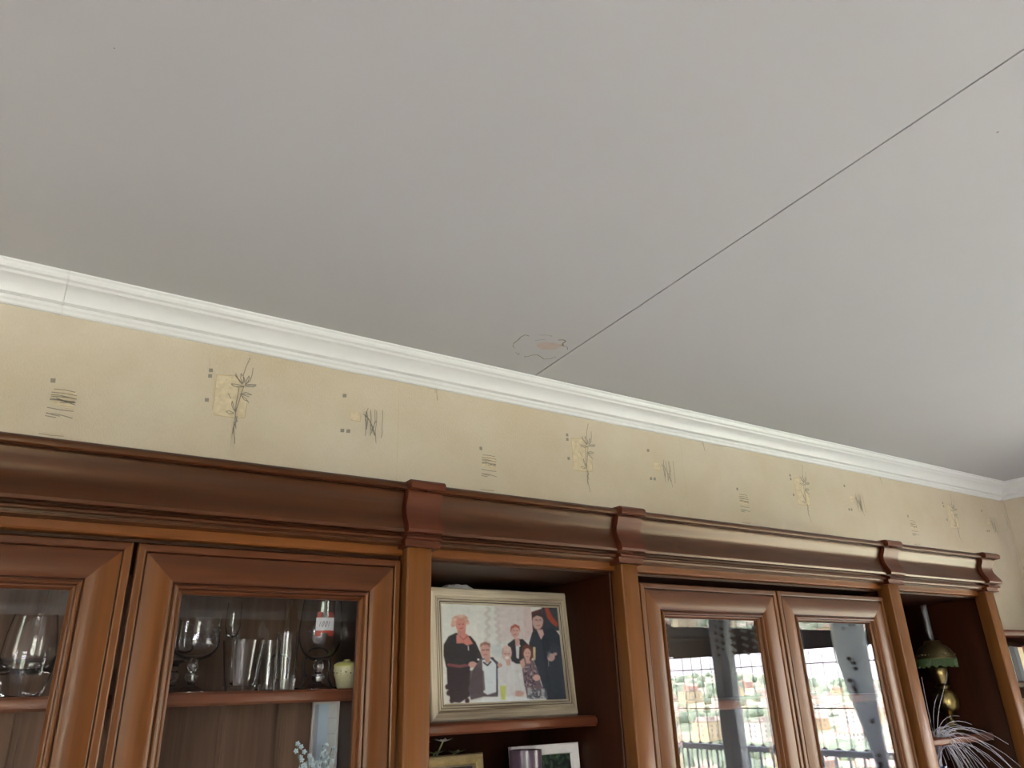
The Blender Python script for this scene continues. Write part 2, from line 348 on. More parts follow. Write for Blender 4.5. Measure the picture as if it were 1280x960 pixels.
struct(w.build('ceiling', [M['ceil'], M['seam'], M['stain'], M['stainline']]))
# coving: profile as (distance from wall, height rel to ceiling)
def arc(cx, cy, r, a0, a1, n=8): return [(cx+r*math.cos(R(a0+(a1-a0)*i/n)), cy+r*math.sin(R(a0+(a1-a0)*i/n))) for i in range(n+1)]
cw, ch = .068, .078
cove = [(0, 0), (cw, 0), (cw, -.004), (cw-.003, -.006)] + [(cw-.004, -.008), (cw-.0035, -.013), (cw-.006, -.018), (cw-.010, -.020), (cw-.013, -.021), (cw-.0145, -.0235)] \
    + arc(cw-.006, -.0645, .040, 105, 168, 8) + [(.0150, -.0585), (.0120, -.0590), (.0125, -.062), (.012, -.066), (.0095, -.069), (.008, -.071), (.0075, -.0745), (.005, -.0775), (0, -ch)]
def cove_back(x0, x1, m0=False, m1=False):
    a = MB(); rings = []
    for x, mt in ((x0, m0), (x1, m1)):
        rings.append([(x-(d if mt else 0), YB-d, CEIL+h) for d, h in cove])
    a.loft(rings, 0, True); return a
jt = on_y(79, 375, 1.70)[0]
a = cove_back(XL, jt-.0004); b = cove_back(jt+.0004, XR, False, True); a.add(b.v, b.f, 0)
struct(a.build('trim_1', M['cove'], sharp=30))
a = MB(); a.loft([[(XR-d, yy-(d if mt else 0), CEIL+h) for d, h in cove] for yy, mt in ((YB, True), (YF, False))], 0, True)
struct(a.build('trim_2', M['cove'], sharp=30))
a = MB(); a.loft([[(xx, YF+d, CEIL+h) for d, h in cove] for xx in (XL, XR)], 0, True)
struct(a.build('trim_3', M['cove'], sharp=30))
a = MB(); a.box(XL, XR, YF, YF+.015, 0, .1, b=.004); struct(a.build('baseboard_front', M['cove']))
a = MB(); a.box(XL, XL+.015, YF+.02, YB-.02, 0, .1, b=.004); struct(a.build('baseboard_left', M['cove']))

# ------------------------------------------------------------------ balcony window (window_1) and rear window (window_2)
M['alu'] = plain('grey_window_frame', (232, 236, 244), .4, var=.02)
M['whitepvc'] = plain('white_window_frame', (232, 232, 228), .4, var=.02)
def window_x():     # in the right wall
    e = bpy.data.objects.new('window_1', None); COL.objects.link(e); struct(e); e.location = (XR+.08, (WX0+WX1)/2, 0)
    f = MB(); t = .05
    X0, X1 = XR+.05, XR+.11
    f.box(X0, X1, WX0, WX0+t, 0, WZ1, b=.004); f.box(X0, X1, WX1-t, WX1, 0, WZ1, b=.004); f.box(X0, X1, WX0+t, WX1-t, 0, t, b=.004); f.box(X0, X1, WX0+t, WX1-t, WZ1-t, WZ1, b=.004)
    f.build('window_frame', M['alu'], e)
    ms = [-1.98, -1.11]
    edges = [WX0+t]+ms+[WX1-t]
    for i, m_ in enumerate(ms):
        q = MB(); q.box(X0-.012, X1, m_-.072, m_+.072, t, WZ1-t, 0, b=.004); q.box(X0-.02, X0-.012, m_-.012, m_+.012, t, WZ1-t, 1)
        q.build('mullion', [M['alu'], M['whitepvc']], e)
    # sliding leaves pushed open: both panes are parked in the bay nearest the rear wall
    for off in (.012, .034):
        q = MB(); q.box(X0+off, X0+off+.006, edges[0]+.002, edges[1]-.075, t+.002, WZ1-t-.002); q.build('window_pane', M['wglass'], e)
window_x()
def window_y():
    e = bpy.data.objects.new('window_2', None); COL.objects.link(e); struct(e); e.location = ((VX0+VX1)/2, YF-.08, VZ0)
    f = MB(); t = .06; Y0, Y1 = YF-.12, YF-.06
    f.box(VX0, VX0+t, Y0, Y1, VZ0, VZ1, b=.004); f.box(VX1-t, VX1, Y0, Y1, VZ0, VZ1, b=.004); f.box(VX0+t, VX1-t, Y0, Y1, VZ0, VZ0+t, b=.004); f.box(VX0+t, VX1-t, Y0, Y1, VZ1-t, VZ1, b=.004)
    mx = (VX0+VX1)/2; f.box(mx-.04, mx+.04, Y0, Y1, VZ0+t, VZ1-t, b=.004)
    f.build('window_frame', M['whitepvc'], e)
    for a_, b_ in ((VX0+t, mx-.04), (mx+.04, VX1-t)):
        q = MB(); q.box(a_, b_, Y0+.025, Y0+.031, VZ0+t, VZ1-t); q.build('window_pane', M['wglass'], e)
    s_ = MB(); s_.box(VX0-.03, VX1+.03, YF-.06, YF+.04, VZ0-.03, VZ0, b=.004); s_.build('window_sill', M['whitepvc'], e)
window_y()
def fill_window_l():  # added window out of view, lets more daylight into the room
    e = bpy.data.objects.new('fill_window', None); COL.objects.link(e); struct(e); e.location = (XL-.08, (UY0+UY1)/2, UZ0)
    f = MB(); t = .06; X0, X1 = XL-.12, XL-.06
    f.box(X0, X1, UY0, UY0+t, UZ0, UZ1, b=.004); f.box(X0, X1, UY1-t, UY1, UZ0, UZ1, b=.004); f.box(X0, X1, UY0+t, UY1-t, UZ0, UZ0+t, b=.004); f.box(X0, X1, UY0+t, UY1-t, UZ1-t, UZ1, b=.004)
    my = (UY0+UY1)/2; f.box(X0, X1, my-.04, my+.04, UZ0+t, UZ1-t, b=.004)
    f.build('window_frame', M['whitepvc'], e)
    for a_, b_ in ((UY0+t, my-.04), (my+.04, UY1-t)):
        q = MB(); q.box(X0+.025, X0+.031, a_, b_, UZ0+t, UZ1-t); q.build('window_pane', M['wglass'], e)
fill_window_l()

# ------------------------------------------------------------------ outside: balcony, grille, awning, hillside town
M['concrete'] = plain('balcony_concrete', (150, 146, 140), .85, scale=12)
M['steel'] = plain('grey_steel', (186, 196, 208), .4, metal=.1)
M['wire'] = plain('dark_wire', (46, 48, 54), .5)
M['awning'] = plain('dark_awning_cloth', (66, 72, 80), .8)
BX = 5.35
w = MB(); w.box(XR+.25, BX+.1, YF, 1.9, -.2, -.02); struct(w.build('floor_balcony', M['concrete']))
e = thing('balcony_railing', 'grey steel railing along the outer edge of the balcony', 'railing', (BX, -1, 0))
q = MB(); q.tube([(BX, YF, Z(-.50)), (BX, 1.9, Z(-.50))], .024, 10); q.tube([(BX, YF, .10), (BX, 1.9, .10)], .016, 8); q.build('handrail', M['steel'], e)
k = YF+.06
while k < 1.9:
    q = MB(); q.tube([(BX, k, -.02), (BX, k, Z(-.50))], .011, 6); q.build('baluster', M['steel'], e); k += .12
e = thing('balcony_grille', 'tall dark wire safety grille closing the balcony above its railing', 'grille', (BX+.05, -1, 0))
k = YF+.06
while k < 1.9:
    q = MB(); q.tube([(BX+.05, k, -.02), (BX+.05, k, 2.35)], .0035, 5); q.ball((BX+.05, k, Z(-.50)), .03, 6, 0, 1.2); q.build('upright_wire', M['wire'], e); k += .12
for zz in (Z(.14), Z(-.19), .8, .4):
    q = MB(); q.tube([(BX+.045, YF, zz), (BX+.045, 1.9, zz)], .004, 5); q.build('cross_wire', M['wire'], e)
e = thing('awning', 'dark grey awning stretched out above the balcony', 'awning', (XR+.3, -.9, 2.4))
q = MB(); q.loft([[(XR+.26, y, 2.46), (BX-.05, y, 2.02), (BX-.05, y, 2.005), (XR+.26, y, 2.445)] for y in (YF, 1.9)], 0, False)
q.box(BX-.06, BX-.03, YF, 1.9, 1.865, 2.03); q.build('awning_cloth', M['awning'], e)
for yy in (-2.3, -1.05, .2, 1.4):
    q = MB(); q.box(XR+.26, BX-.06, yy-.02, yy+.02, 2.0, 2.03); q.build('awning_arm', M['wire'], e)

def terrain():
    m, t, b = new_mat('hillside')
    tc = t.nodes.new('ShaderNodeTexCoord'); n = t.nodes.new('ShaderNodeTexNoise'); n.inputs['Scale'].default_value = .02; n.inputs['Detail'].default_value = 8
    cr = t.nodes.new('ShaderNodeValToRGB'); el = cr.color_ramp.elements
    el[0].position = .40; el[0].color = (*lin((136, 152, 128)), 1); el[1].position = .62; el[1].color = (*lin((216, 208, 190)), 1)  # distance haze put into the colours: pale, muted greens
    x = el.new(.5); x.color = (*lin((170, 180, 154)), 1)
    t.links.new(tc.outputs['Object'], n.inputs[0]); t.links.new(n.outputs[0], cr.inputs[0]); t.links.new(cr.outputs[0], b.inputs['Base Color']); b.inputs['Roughness'].default_value = .95
    b.inputs['Specular IOR Level'].default_value = .1
    return m
M['hill'] = terrain()
def ground_z(x, y):
    r = math.hypot(x, y); a = math.atan2(y, x)
    base = -45 if r < 300 else -45 + (min(r, 1500)-300)/1200*52
    if r > 700: base += (min(r, 1500)-700)/800*(9*math.sin(a*7+1)+6*math.sin(a*17+2)+3*math.sin(a*41))
    base += (2.5*math.sin(x*.013+1)*math.cos(y*.017) if r > 250 else 0)
    return base
w = MB(); radii = [60, 120, 200, 300, 400, 500, 620, 760, 900, 1050, 1200, 1350, 1500, 1600, 1900, 2600]; NA = 180
vs = [(0, 0, -45)]
for r in radii:
    for i in range(NA):
        a = 2*math.pi*i/NA; x, y = r*math.cos(a), r*math.sin(a); z = ground_z(x, y) if r <= 1500 else ground_z(1500*math.cos(a), 1500*math.sin(a))-(r-1500)*.15
        vs.append((x, y, z))
fs = [(0, 1+i, 1+(i+1) % NA) for i in range(NA)]
for k in range(len(radii)-1):
    for i in range(NA):
        j = (i+1) % NA; fs.append((1+k*NA+i, 1+(k+1)*NA+i, 1+(k+1)*NA+j, 1+k*NA+j))
w.add(vs, fs); struct(w.build('ground', M['hill']))
HM = [plain('render_'+n_, c, .85, var=.04, scale=.5) for n_, c in (('white', (236, 230, 220)), ('cream', (230, 210, 176)), ('sand', (214, 186, 150)), ('pink', (216, 176, 160)))]
RM = [plain('roof_'+n_, c, .85, var=.08, scale=2) for n_, c in (('terracotta', (214, 184, 170)), ('brown', (204, 180, 164)), ('grey', (180, 170, 160)))]  # roof colours paled and desaturated to carry the distance haze
M['pane_hazed'] = plain('hazed_window', (140, 146, 152), .4)  # window colour paled too, haze painted in
def house_proto(wm, rm, kind):
    e = thing('house', 'pale house with a tiled roof on the hillside, seen mirrored in the cabinet glass', 'house', (0, 0, 0), 'houses on the far hillside')
    a, b_, h = (8, 6, 6) if kind == 0 else (11, 7, 10)
    q = MB(); q.box(-a, a, -b_, b_, -6, h); q.build('wall', HM[wm], e, world=False)
    q = MB(); 
    if kind == 0: q.loft([[(x, -b_-.6, h), (x, b_+.6, h), (x, 0, h+3.4)] for x in (-a-.6, a+.6)], 0, False)
    else: q.box(-a-.4, a+.4, -b_-.4, b_+.4, h, h+.8); q.box(-3, 3, -2, 2, h+.8, h+3)
    q.build('roof', RM[rm], e, world=False)
    q = MB()
    for zz in range(1, int(h)-1, 3):
        for xx in (-a*.6, -a*.2, a*.2, a*.6):
            q.box(xx-.6, xx+.6, -b_-.05, b_+.05, zz, zz+1.5)
        q.box(-a-.05, a+.05, -2.6, -1.4, zz, zz+1.5); q.box(-a-.05, a+.05, 1.4, 2.6, zz, zz+1.5)
    q.build('windows', M['pane_hazed'], e, world=False)
    return e
protos = []
random.seed(11)
spots = []
for i in range(900):
    az = R(random.uniform(-58, -18)); rr = random.uniform(330, 900) if random.random() < .8 else random.uniform(900, 1150)
    x, y = rr*math.cos(az), rr*math.sin(az)
    if all((x-a)**2+(y-b)**2 > 27**2 for a, b in spots): spots.append((x, y))
    if len(spots) >= 110: break
def dup(root, loc, rz):
    r = root.copy(); COL.objects.link(r); r.location = loc; r.rotation_euler = (0, 0, rz)
    for c in list(root.children):
        k = c.copy(); COL.objects.link(k); k.parent = r
    return r
combos = [(0, 0, 0), (1, 0, 0), (0, 2, 1), (2, 1, 0), (3, 0, 0), (1, 2, 1), (0, 0, 1)]
for i, (x, y) in enumerate(spots):
    loc = (x, y, ground_z(x, y)+1); rz = random.uniform(-.7, .7)
    if i < len(combos):
        p = house_proto(*combos[i]); p.location = loc; p.rotation_euler = (0, 0, rz); protos.append(p)
    else: dup(protos[i % len(protos)], loc, rz)
M['leafy'] = plain('hazed_tree_green', (148, 164, 142), .9, var=.1, scale=.3)  # muted green with the haze of distance mixed into the colour
w = MB()
for i in range(420):
    az = R(random.uniform(-60, -15)); rr = random.uniform(320, 1450); x, y = rr*math.cos(az), rr*math.sin(az)
    if any((x-a)**2+(y-b)**2 < 22**2 for a, b in spots): continue
    w.ball((x, y, ground_z(x, y)+3), random.uniform(4, 8), 5, 0, .9)
tag(w.build('tree_cover', M['leafy']), 'scattered green trees covering the far hillside among the houses', 'trees', kind='stuff')

# ------------------------------------------------------------------ wall unit
YR, YP, YD = 1.325, 1.300, 1.320          # rail face, pilaster face, door face
YBK = 1.705                                # back of the carcases
DT = {'L': .2395, 'R': .226}
crown_prof = [(1.345, .382), (1.286, .382), (1.2815, .381), (1.2787, .378), (1.278, .374), (1.279, .370), (1.2820, .3675), (1.288, .3665), (1.2985, .3655), (1.2985, .3630), (1.2930, .3620), (1.2935, .357), (1.2965, .348), (1.3010, .338), (1.3030, .328), (1.3010, .318),
              (1.2960, .308), (1.2905, .299), (1.288, .291), (1.290, .2855), (1.295, .2830), (1.3090, .2822), (1.3090, .2788), (1.298, .2780), (1.2955, .2755), (1.2955, .2725), (1.298, .2700), (1.3030, .2695), (1.3035, .2665), (1.3015, .2660), (1.3015, .2630), (1.345, .2630)]
crown_prof = [(y, EYE+z*(max(y, 1.28) if y < 1.34 else 1.29)/1.28) for y, z in crown_prof]
def cornice(root, x0, x1):
    q = MB(); q.prism_x(crown_prof, x0, x1); q.box(x1+.0003, x1+.012, 1.312, 1.345, Z(.27), Z(.378), 1); q.build('cornice', [M['crown'], M['inner']], root, sharp=26)  # dark filler in the open joint stands for the cap's shadowed side
def cap(root, x0, x1, end=False):
    pr = [(y-.0125 if y < 1.34 else y, z+.0035*(z > Z(.37)) - .006*(z < Z(.272))) for y, z in crown_prof]
    if end:   # outer end: the profile returns along the side
        q = MB(); rings = []
        base = 1.345
        prof = [(base-y, z) for y, z in pr]    # projection, z
        rings.append([(x0, base-d, z) for d, z in prof])
        rings.append([(x1-.066+d, base-d, z) for d, z in prof])
        rings.append([(x1-.066+d, YB-.01, z) for d, z in prof])
        q.loft(rings, 0, True); q.build('cornice_cap', M['cap'], root, sharp=24)
    else:
        q = MB(); q.prism_x(pr, x0, x1); q.build('cornice_cap', M['cap'], root, sharp=24)
def pilaster(root, x0, x1):
    q = MB(); q.box(x0, x1, YP, YR+.0165, .826, Z(.266), b=.0025)
    q.build('pilaster', M['post'], root)
def door(root, x0, x1, z0, z1, hinge):
    prof = [(0, 1.342), (0, YD+.003), (.0008, YD+.0010), (.0025, YD), (.0100, YD), (.0122, YD+.0010), (.0130, YD+.0030), (.0131, YD+.0090), (.0146, YD+.0090), (.0147, YD+.0020), (.0160, YD+.0012), (.024, YD+.0002), (.036, YD-.0006), (.047, YD-.0002), (.054, YD+.0014), (.0590, YD+.0042),
            (.0600, YD+.0095), (.0613, YD+.0095), (.0618, YD+.0040), (.0630, YD+.0018), (.0655, YD+.0010), (.0680, YD+.0022), (.0695, YD+.0050), (.0700, YD+.0078), (.0722, YD+.0080), (.0735, YD+.0092), (.0762, YD+.0125), (.0762, 1.342)]
    q = MB(); q.frame(x0, x1, z0, z1, prof+[prof[0]], 0, 1)
    d = q.build('door', [M['doorh'], M['stile']], root, sharp=20)
    # bevelled pane: flat front, wide bevel ground on the inner face
    a0, a1, c0, c1 = x0+.0735, x1-.0735, z0+.0735, z1-.0735; yf_, yb = YD+.0125, YD+.0175; bw = .022; bd = .0013
    q = MB()
    f0 = [(a0, yf_, c0), (a1, yf_, c0), (a1, yf_, c1), (a0, yf_, c1)]
    e0 = [(a0, yb-bd, c0), (a1, yb-bd, c0), (a1, yb-bd, c1), (a0, yb-bd, c1)]
    i0 = [(a0+bw, yb, c0+bw), (a1-bw, yb, c0+bw), (a1-bw, yb, c1-bw), (a0+bw, yb, c1-bw)]
    q.add(f0+e0+i0, [(0, 1, 2, 3), (0, 4, 5, 1), (1, 5, 6, 2), (2, 6, 7, 3), (3, 7, 4, 0), (4, 8, 9, 5), (5, 9, 10, 6), (6, 10, 11, 7), (7, 11, 8, 4), (8, 11, 10, 9)], 0, False)
    q.build('glass_pane', M['glass'], d, sharp=.5)
    hx = x1-.035 if hinge == 'l' else x0+.035
    q = MB(); q.lathe([(.001, 0), (.006, 0), (.006, .012), (.011, .018), (.012, .024), (.008, .028), (.001, .029)], (0, 0, 0), 16)
    q.v = [(hx+v[0], YD-.004-v[2], EYE-.42+v[1]) for v in q.v]; q.build('door_knob', M['brass'], d)
    return d
M['brass'] = plain('aged_brass', (150, 132, 84), .32, metal=1, var=.2, scale=30)
def carcase(root, x0, x1, ztop_rel, shelves, planks=False, shelf_y=1.36, lower=True):
    t = .018; zt = Z(ztop_rel)
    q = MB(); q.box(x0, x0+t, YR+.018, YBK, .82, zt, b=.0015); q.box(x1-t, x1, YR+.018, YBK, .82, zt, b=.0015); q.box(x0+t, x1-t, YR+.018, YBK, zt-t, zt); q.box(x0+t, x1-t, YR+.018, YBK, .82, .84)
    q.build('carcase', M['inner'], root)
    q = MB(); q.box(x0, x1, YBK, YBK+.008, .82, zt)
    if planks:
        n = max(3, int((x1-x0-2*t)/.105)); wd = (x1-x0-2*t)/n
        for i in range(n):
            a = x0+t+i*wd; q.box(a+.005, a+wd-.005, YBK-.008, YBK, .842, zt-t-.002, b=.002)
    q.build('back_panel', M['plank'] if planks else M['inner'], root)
    for s_ in shelves:
        q = MB(); q.box(x0+t+.001, x1-t-.001, shelf_y, YBK-.008, Z(s_)-.021, Z(s_), b=.004); q.build('shelf', M['shelf'], root)
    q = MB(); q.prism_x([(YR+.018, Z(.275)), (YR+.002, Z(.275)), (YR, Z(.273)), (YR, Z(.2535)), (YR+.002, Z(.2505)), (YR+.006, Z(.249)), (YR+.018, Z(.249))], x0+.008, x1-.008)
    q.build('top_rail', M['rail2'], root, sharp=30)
def base_cupboard(root, x0, x1, nd):
    q = MB(); q.box(x0, x1, 1.20, YBK, .08, .80); q.box(x0-.0, x1+.0, 1.24, YBK, 0, .08); q.build('base_cupboard', M['inner'], root)
    q = MB(); q.box(x0, x1, 1.17, YBK, .80, .825, b=.006); q.build('counter', M['rail2'], root)
    wd = (x1-x0)/nd
    for i in range(nd):
        q = MB(); q.frame(x0+i*wd+.006, x0+(i+1)*wd-.006, .09, .79, [(0, 1.20), (0, 1.183), (.003, 1.18), (.055, 1.18), (.062, 1.188), (.075, 1.188), (.10, 1.182), (.10, 1.20), (0, 1.20)], 0, 1)
        q.box(x0+i*wd+.10, x0+(i+1)*wd-.10, 1.182, 1.20, .184, .696, 1)
        d = q.build('cupboard_door', [M['doorh'], M['stile']], root)
        k = MB(); k.ball((x0+(i+.85 if i % 2 == 0 else i+.15)*wd, 1.165, .5), .014, 8); k.build('door_knob', M['brass'], d)
P1, P2, P3, P4, P0 = (.589, .640), (1.116, 1.164), (2.140, 2.190), (2.688, 2.738), (-.405, -.355)
# left display cabinet
cl = thing('display_cabinet', 'cherry wood display cabinet with two glazed doors and glassware inside, at the left', 'cabinet', (.115, YB-.02, 0))
carcase(cl, -.352, .6205, .262, [.0155, -.31, -.56], planks=True, shelf_y=1.372)
cornice(cl, -.37, .5755)
pilaster(cl, *P0); cap(cl, P0[0]-.012, P0[1]+.012)
door(cl, -.338, .1215, .86, Z(DT['L']), 'l'); door(cl, .1285, .5845, .86, Z(DT['L']), 'r')
base_cupboard(cl, -.405, .60, 2)
# open shelf unit with the big photo frame
nl = thing('open_shelf_unit', 'narrow open cherry wood shelf unit holding the large framed group photo', 'shelf unit', (.877, YB-.02, 0))
carcase(nl, .622, 1.132, .262, [-.053, -.36, -.6], shelf_y=1.42)
cornice(nl, .62, 1.0988); pilaster(nl, *P1); pilaster(nl, *P2); cap(nl, P1[0]-.010, P1[1]+.012); cap(nl, P2[0]-.014, P2[1]+.010)
base_cupboard(nl, .60, 1.15, 1)
# right display cabinet
cr_ = thing('display_cabinet', 'cherry wood display cabinet with two glass doors mirroring the balcony, right of the photo shelves', 'cabinet', (1.65, YB-.02, 0))
carcase(cr_, 1.168, 2.1705, .262, [-.034, -.31, -.56], planks=False, shelf_y=1.372)
cornice(cr_, 1.15, 2.1248)
door(cr_, 1.184, 1.6545, .86, Z(DT['R']), 'l'); door(cr_, 1.6595, 2.128, .86, Z(DT['R']), 'r')
base_cupboard(cr_, 1.15, 2.16, 2)
# right open unit
nr = thing('open_shelf_unit', 'open cherry wood shelf unit at the far right holding the brass oil lamp', 'shelf unit', (2.44, YB-.02, 0))
carcase(nr, 2.172, 2.722, .262, [-.167, -.42, -.62], shelf_y=1.40)
cornice(nr, 2.17, 2.6788); pilaster(nr, *P3); pilaster(nr, *P4); cap(nr, P3[0]-.012, P3[1]+.012); cap(nr, P4[0]-.006, P4[1]+.024, end=True)
base_cupboard(nr, 2.16, 2.74, 1)
q = MB(); q.box(2.722, 2.737, YR+.02, YBK+.008, .82, Z(.262)); q.build('side_panel', M['inner'], nr)

# ------------------------------------------------------------------ glassware in the left cabinet
SH = Z(.0155)
def glass_obj(name, label, cat, x, y, outer, inner, z=None, group=None, n=40):
    t_ = thing(name, label, cat, (x, y, SH if z is None else z), group)
    return t_
def lathe_glass(root, name, prof, mat=None, n=40):
    q = MB(); q.lathe(prof, (0, 0, 0), n, close=False); return q.build(name, mat or M['crystal'], root, world=False, sharp=60)
def cup(rb, rt, h, base, wall=.0018, n=8, bulge=0):
    out = []; inn = []
    for i in range(n+1):
        u = i/n; r = rb+(rt-rb)*u+bulge*math.sin(math.pi*u); out.append((r, h*u))
    for i in range(n, -1, -1):
        u = i/n; r = rb+(rt-rb)*u+bulge*math.sin(math.pi*u)-wall; z = base+(h-base)*u; inn.append((max(.001, r), z))
    return [(.0008, 0)]+out+inn+[(.0008, base)]
def goblet_prof(R1, hb, h, foot, stem, knops, wall=.0018, rim=None):
    # foot, stem with knops, bowl of radius R1 from hb to h
    p = [(.0008, 0), (foot, 0), (foot, .002), (foot*.55, .006), (stem*1.4, .012), (stem, .018)]
    for zk, rk in knops: p += [(stem, zk-.008), (rk*.8, zk-.005), (rk, zk), (rk*.8, zk+.005), (stem, zk+.008)]
    p += [(stem*1.3, hb-.002)]
    rim = rim or R1
    n = 9
    for i in range(1, n+1):
        a = math.pi/2*i/n; p.append((stem*1.3+(R1-stem*1.3)*math.sin(a), hb+(h-hb)*.45*(1-math.cos(a))))
    p += [(R1+(rim-R1)*.5, hb+(h-hb)*.75), (rim, h)]
    q = [(rim-wall, h), (R1+(rim-R1)*.5-wall, hb+(h-hb)*.75)]
    for i in range(n, 0, -1):
        a = math.pi/2*i/n; q.append((max(.001, stem*1.3+(R1-stem*1.3)*math.sin(a)-wall), hb+(h-hb)*.45*(1-math.cos(a))+wall*1.5*math.cos(a)+.001))
    return p+q+[(.0008, hb+.004)]
M['etch'] = plain('etched_frost', (116, 118, 120), .5)
t_ = thing('glass_tumbler', 'big flared clear glass with a thick base behind the leftmost glazed door', 'glass', (.010, 1.445, SH))
lathe_glass(t_, 'bowl', [(.0008, 0), (.026, 0), (.030, .006), (.034, .020), (.0375, .038), (.0385, .060), (.036, .090), (.0305, .122), (.0285, .122), (.034, .090), (.0365, .062), (.0350, .042), (.020, .034), (.0008, .033)])
t_ = thing('goblet', 'wide round goblet with a knopped stem and etched pattern on its bowl', 'glass', (.258, 1.46, SH))
gb = lathe_glass(t_, 'bowl_and_stem', goblet_prof(.0400, .052, .122, .036, .0055, [(.026, .0115), (.043, .009)], rim=.0385))
q = MB()
for k in range(4):
    for i in range(46):
        a, a2 = R(-125+i*2.2), R(-125+(i+1)*2.2); r1 = .0404
        z1, z2 = [.080+.0085*k+.0045*math.sin(u*.55+k*1.9)+.002*math.sin(u*1.7+k) for u in (i, i+1)]
        q.add([(r1*math.cos(a), r1*math.sin(a), z1), (r1*math.cos(a2), r1*math.sin(a2), z2), (r1*math.cos(a2), r1*math.sin(a2), z2+.0010), (r1*math.cos(a), r1*math.sin(a), z1+.0010)], [(0, 1, 2, 3)])
q.build('etched_band', M['etch'], gb, world=False)
t_ = thing('wine_glass', 'short stemmed glass half hidden behind the round etched goblet', 'glass', (.240, 1.53, SH))
lathe_glass(t_, 'bowl_and_stem', goblet_prof(.027, .05, .095, .028, .005, [(.03, .010)]))
t_ = thing('glass_bowl', 'wide low clear tumbler standing between the round goblet and the tall glass', 'glass', (.341, 1.46, SH))
lathe_glass(t_, 'body', cup(.026, .0365, .086, .010))
t_ = thing('champagne_flute', 'narrow clear flute standing behind the low clear tumbler', 'glass', (.343, 1.575, SH))
lathe_glass(t_, 'bowl_and_stem', [(.0008, 0), (.028, 0), (.028, .002), (.008, .007), (.004, .02), (.004, .085), (.010, .100), (.0145, .120), (.0135, .165), (.0125, .165), (.0133, .122), (.009, .104), (.0008, .100)])
t_ = thing('drinking_glass', 'tall straight clear glass with a thick base left of the labelled goblet', 'glass', (.420, 1.46, SH))
lathe_glass(t_, 'body', cup(.0185, .0215, .101, .020, .0018))
t_ = thing('drinking_glass', 'narrow clear glass standing behind the tall straight one', 'glass', (.4035, 1.515, SH))
lathe_glass(t_, 'body', cup(.0155, .018, .090, .012, .0016))
M['labelw'] = plain('white_label', (206, 206, 210), .6); M['labelr'] = plain('red_print', (170, 62, 52), .6); M['labelk'] = plain('black_pen', (30, 34, 44), .6)
t_ = thing('goblet', 'large tall goblet with a red and white handwritten label stuck on its bowl', 'glass', (.491, 1.485, SH))
gb = lathe_glass(t_, 'bowl_and_stem', goblet_prof(.0425, .052, .172, .034, .0060, [(.022, .013), (.042, .010)], rim=.036))
def curved(q, a0, a1, z0, z1, r, mi, n=6):
    for i in range(n):
        a, b = R(a0+(a1-a0)*i/n), R(a0+(a1-a0)*(i+1)/n)
        q.add([(r*math.cos(a), r*math.sin(a), z0), (r*math.cos(b), r*math.sin(b), z0), (r*math.cos(b), r*math.sin(b), z1), (r*math.cos(a), r*math.sin(a), z1)], [(0, 1, 2, 3)], mi)
q = MB(); ra = .0430; A0, A1 = -122, -76
curved(q, A0, A1, .104, .128, ra, 0)
curved(q, A0, A0+14, .094, .104, ra, 1); curved(q, A1-14, A1, .094, .104, ra, 1); curved(q, A0, A1, .100, .1045, ra, 1)
curved(q, A0+2, A0+14, .128, .138, ra, 1); curved(q, A1-16, A1-2, .128, .138, ra, 1)
def pen(q, a, z, pts, sc=1):
    for p0, p1 in zip(pts[:-1], pts[1:]):
        for s_ in range(3):
            u0, u1 = s_/3, (s_+1)/3
            A_ = [R(a+(p0[0]+(p1[0]-p0[0])*u)*sc) for u in (u0, u1)]; Z_ = [z+(p0[1]+(p1[1]-p0[1])*u)*.0011*sc for u in (u0, u1)]
            r2 = ra+.0003
            q.add([(r2*math.cos(A_[0]), r2*math.sin(A_[0]), Z_[0]-.0007), (r2*math.cos(A_[1]), r2*math.sin(A_[1]), Z_[1]-.0007), (r2*math.cos(A_[1]+.024), r2*math.sin(A_[1]+.024), Z_[1]+.0007), (r2*math.cos(A_[0]+.024), r2*math.sin(A_[0]+.024), Z_[0]+.0007)], [(0, 1, 2, 3)], 2)
ax = A0+8
for g_ in '1001':
    if g_ == '1': pen(q, ax, .111, [(0, 0), (3.2, 9)]); ax += 6.5
    else: pen(q, ax, .111, [(0, 1.5), (1.2, 7), (3.6, 9), (5.2, 7.5), (4.2, 2), (2, 0), (0, 1.5)]); ax += 8
q.build('label_sticker', [M['labelw'], M['labelr'], M['labelk']], gb, world=False)
M['iron'] = plain('black_iron', (26, 25, 26), .4, metal=.5)
t_ = thing('wire_holder', 'black wrought wire holder with round loops behind the labelled goblet', 'holder', (.485, 1.57, SH))
q = MB()
for cx, rr in ((-.045, .022), (.030, .028)):
    q.tube([(cx+rr*math.cos(R(a)), 0, .046+rr*math.sin(R(a))) for a in range(-30, 231, 15)], .0028, 8)
    q.tube([(cx+rr*math.cos(R(-30)), 0, .046+rr*math.sin(R(-30))), (cx+rr*.9, 0, .02), (cx+rr*1.3, 0, .002)], .0025, 6)
    q.tube([(cx-rr*.87, 0, .046-rr*.5), (cx-rr*.9, 0, .02), (cx-rr*1.2, 0, .002)], .0025, 6)
q.tube([(-.09, 0, .003), (.08, 0, .003)], .003, 6); q.tube([(0, -.03, .003), (0, .03, .003)], .003, 6)
q.build('loops', M['iron'], t_, world=False)
M['jar'] = plain('cream_pottery', (196, 190, 150), .35, var=.08, scale=200, coat=.4); M['jarlid'] = plain('yellow_green_lid', (190, 186, 112), .35, coat=.4)
t_ = thing('sugar_pot', 'small cream pottery pot with a yellow lid at the right end of the glass shelf', 'pot', (.542, 1.47, SH))
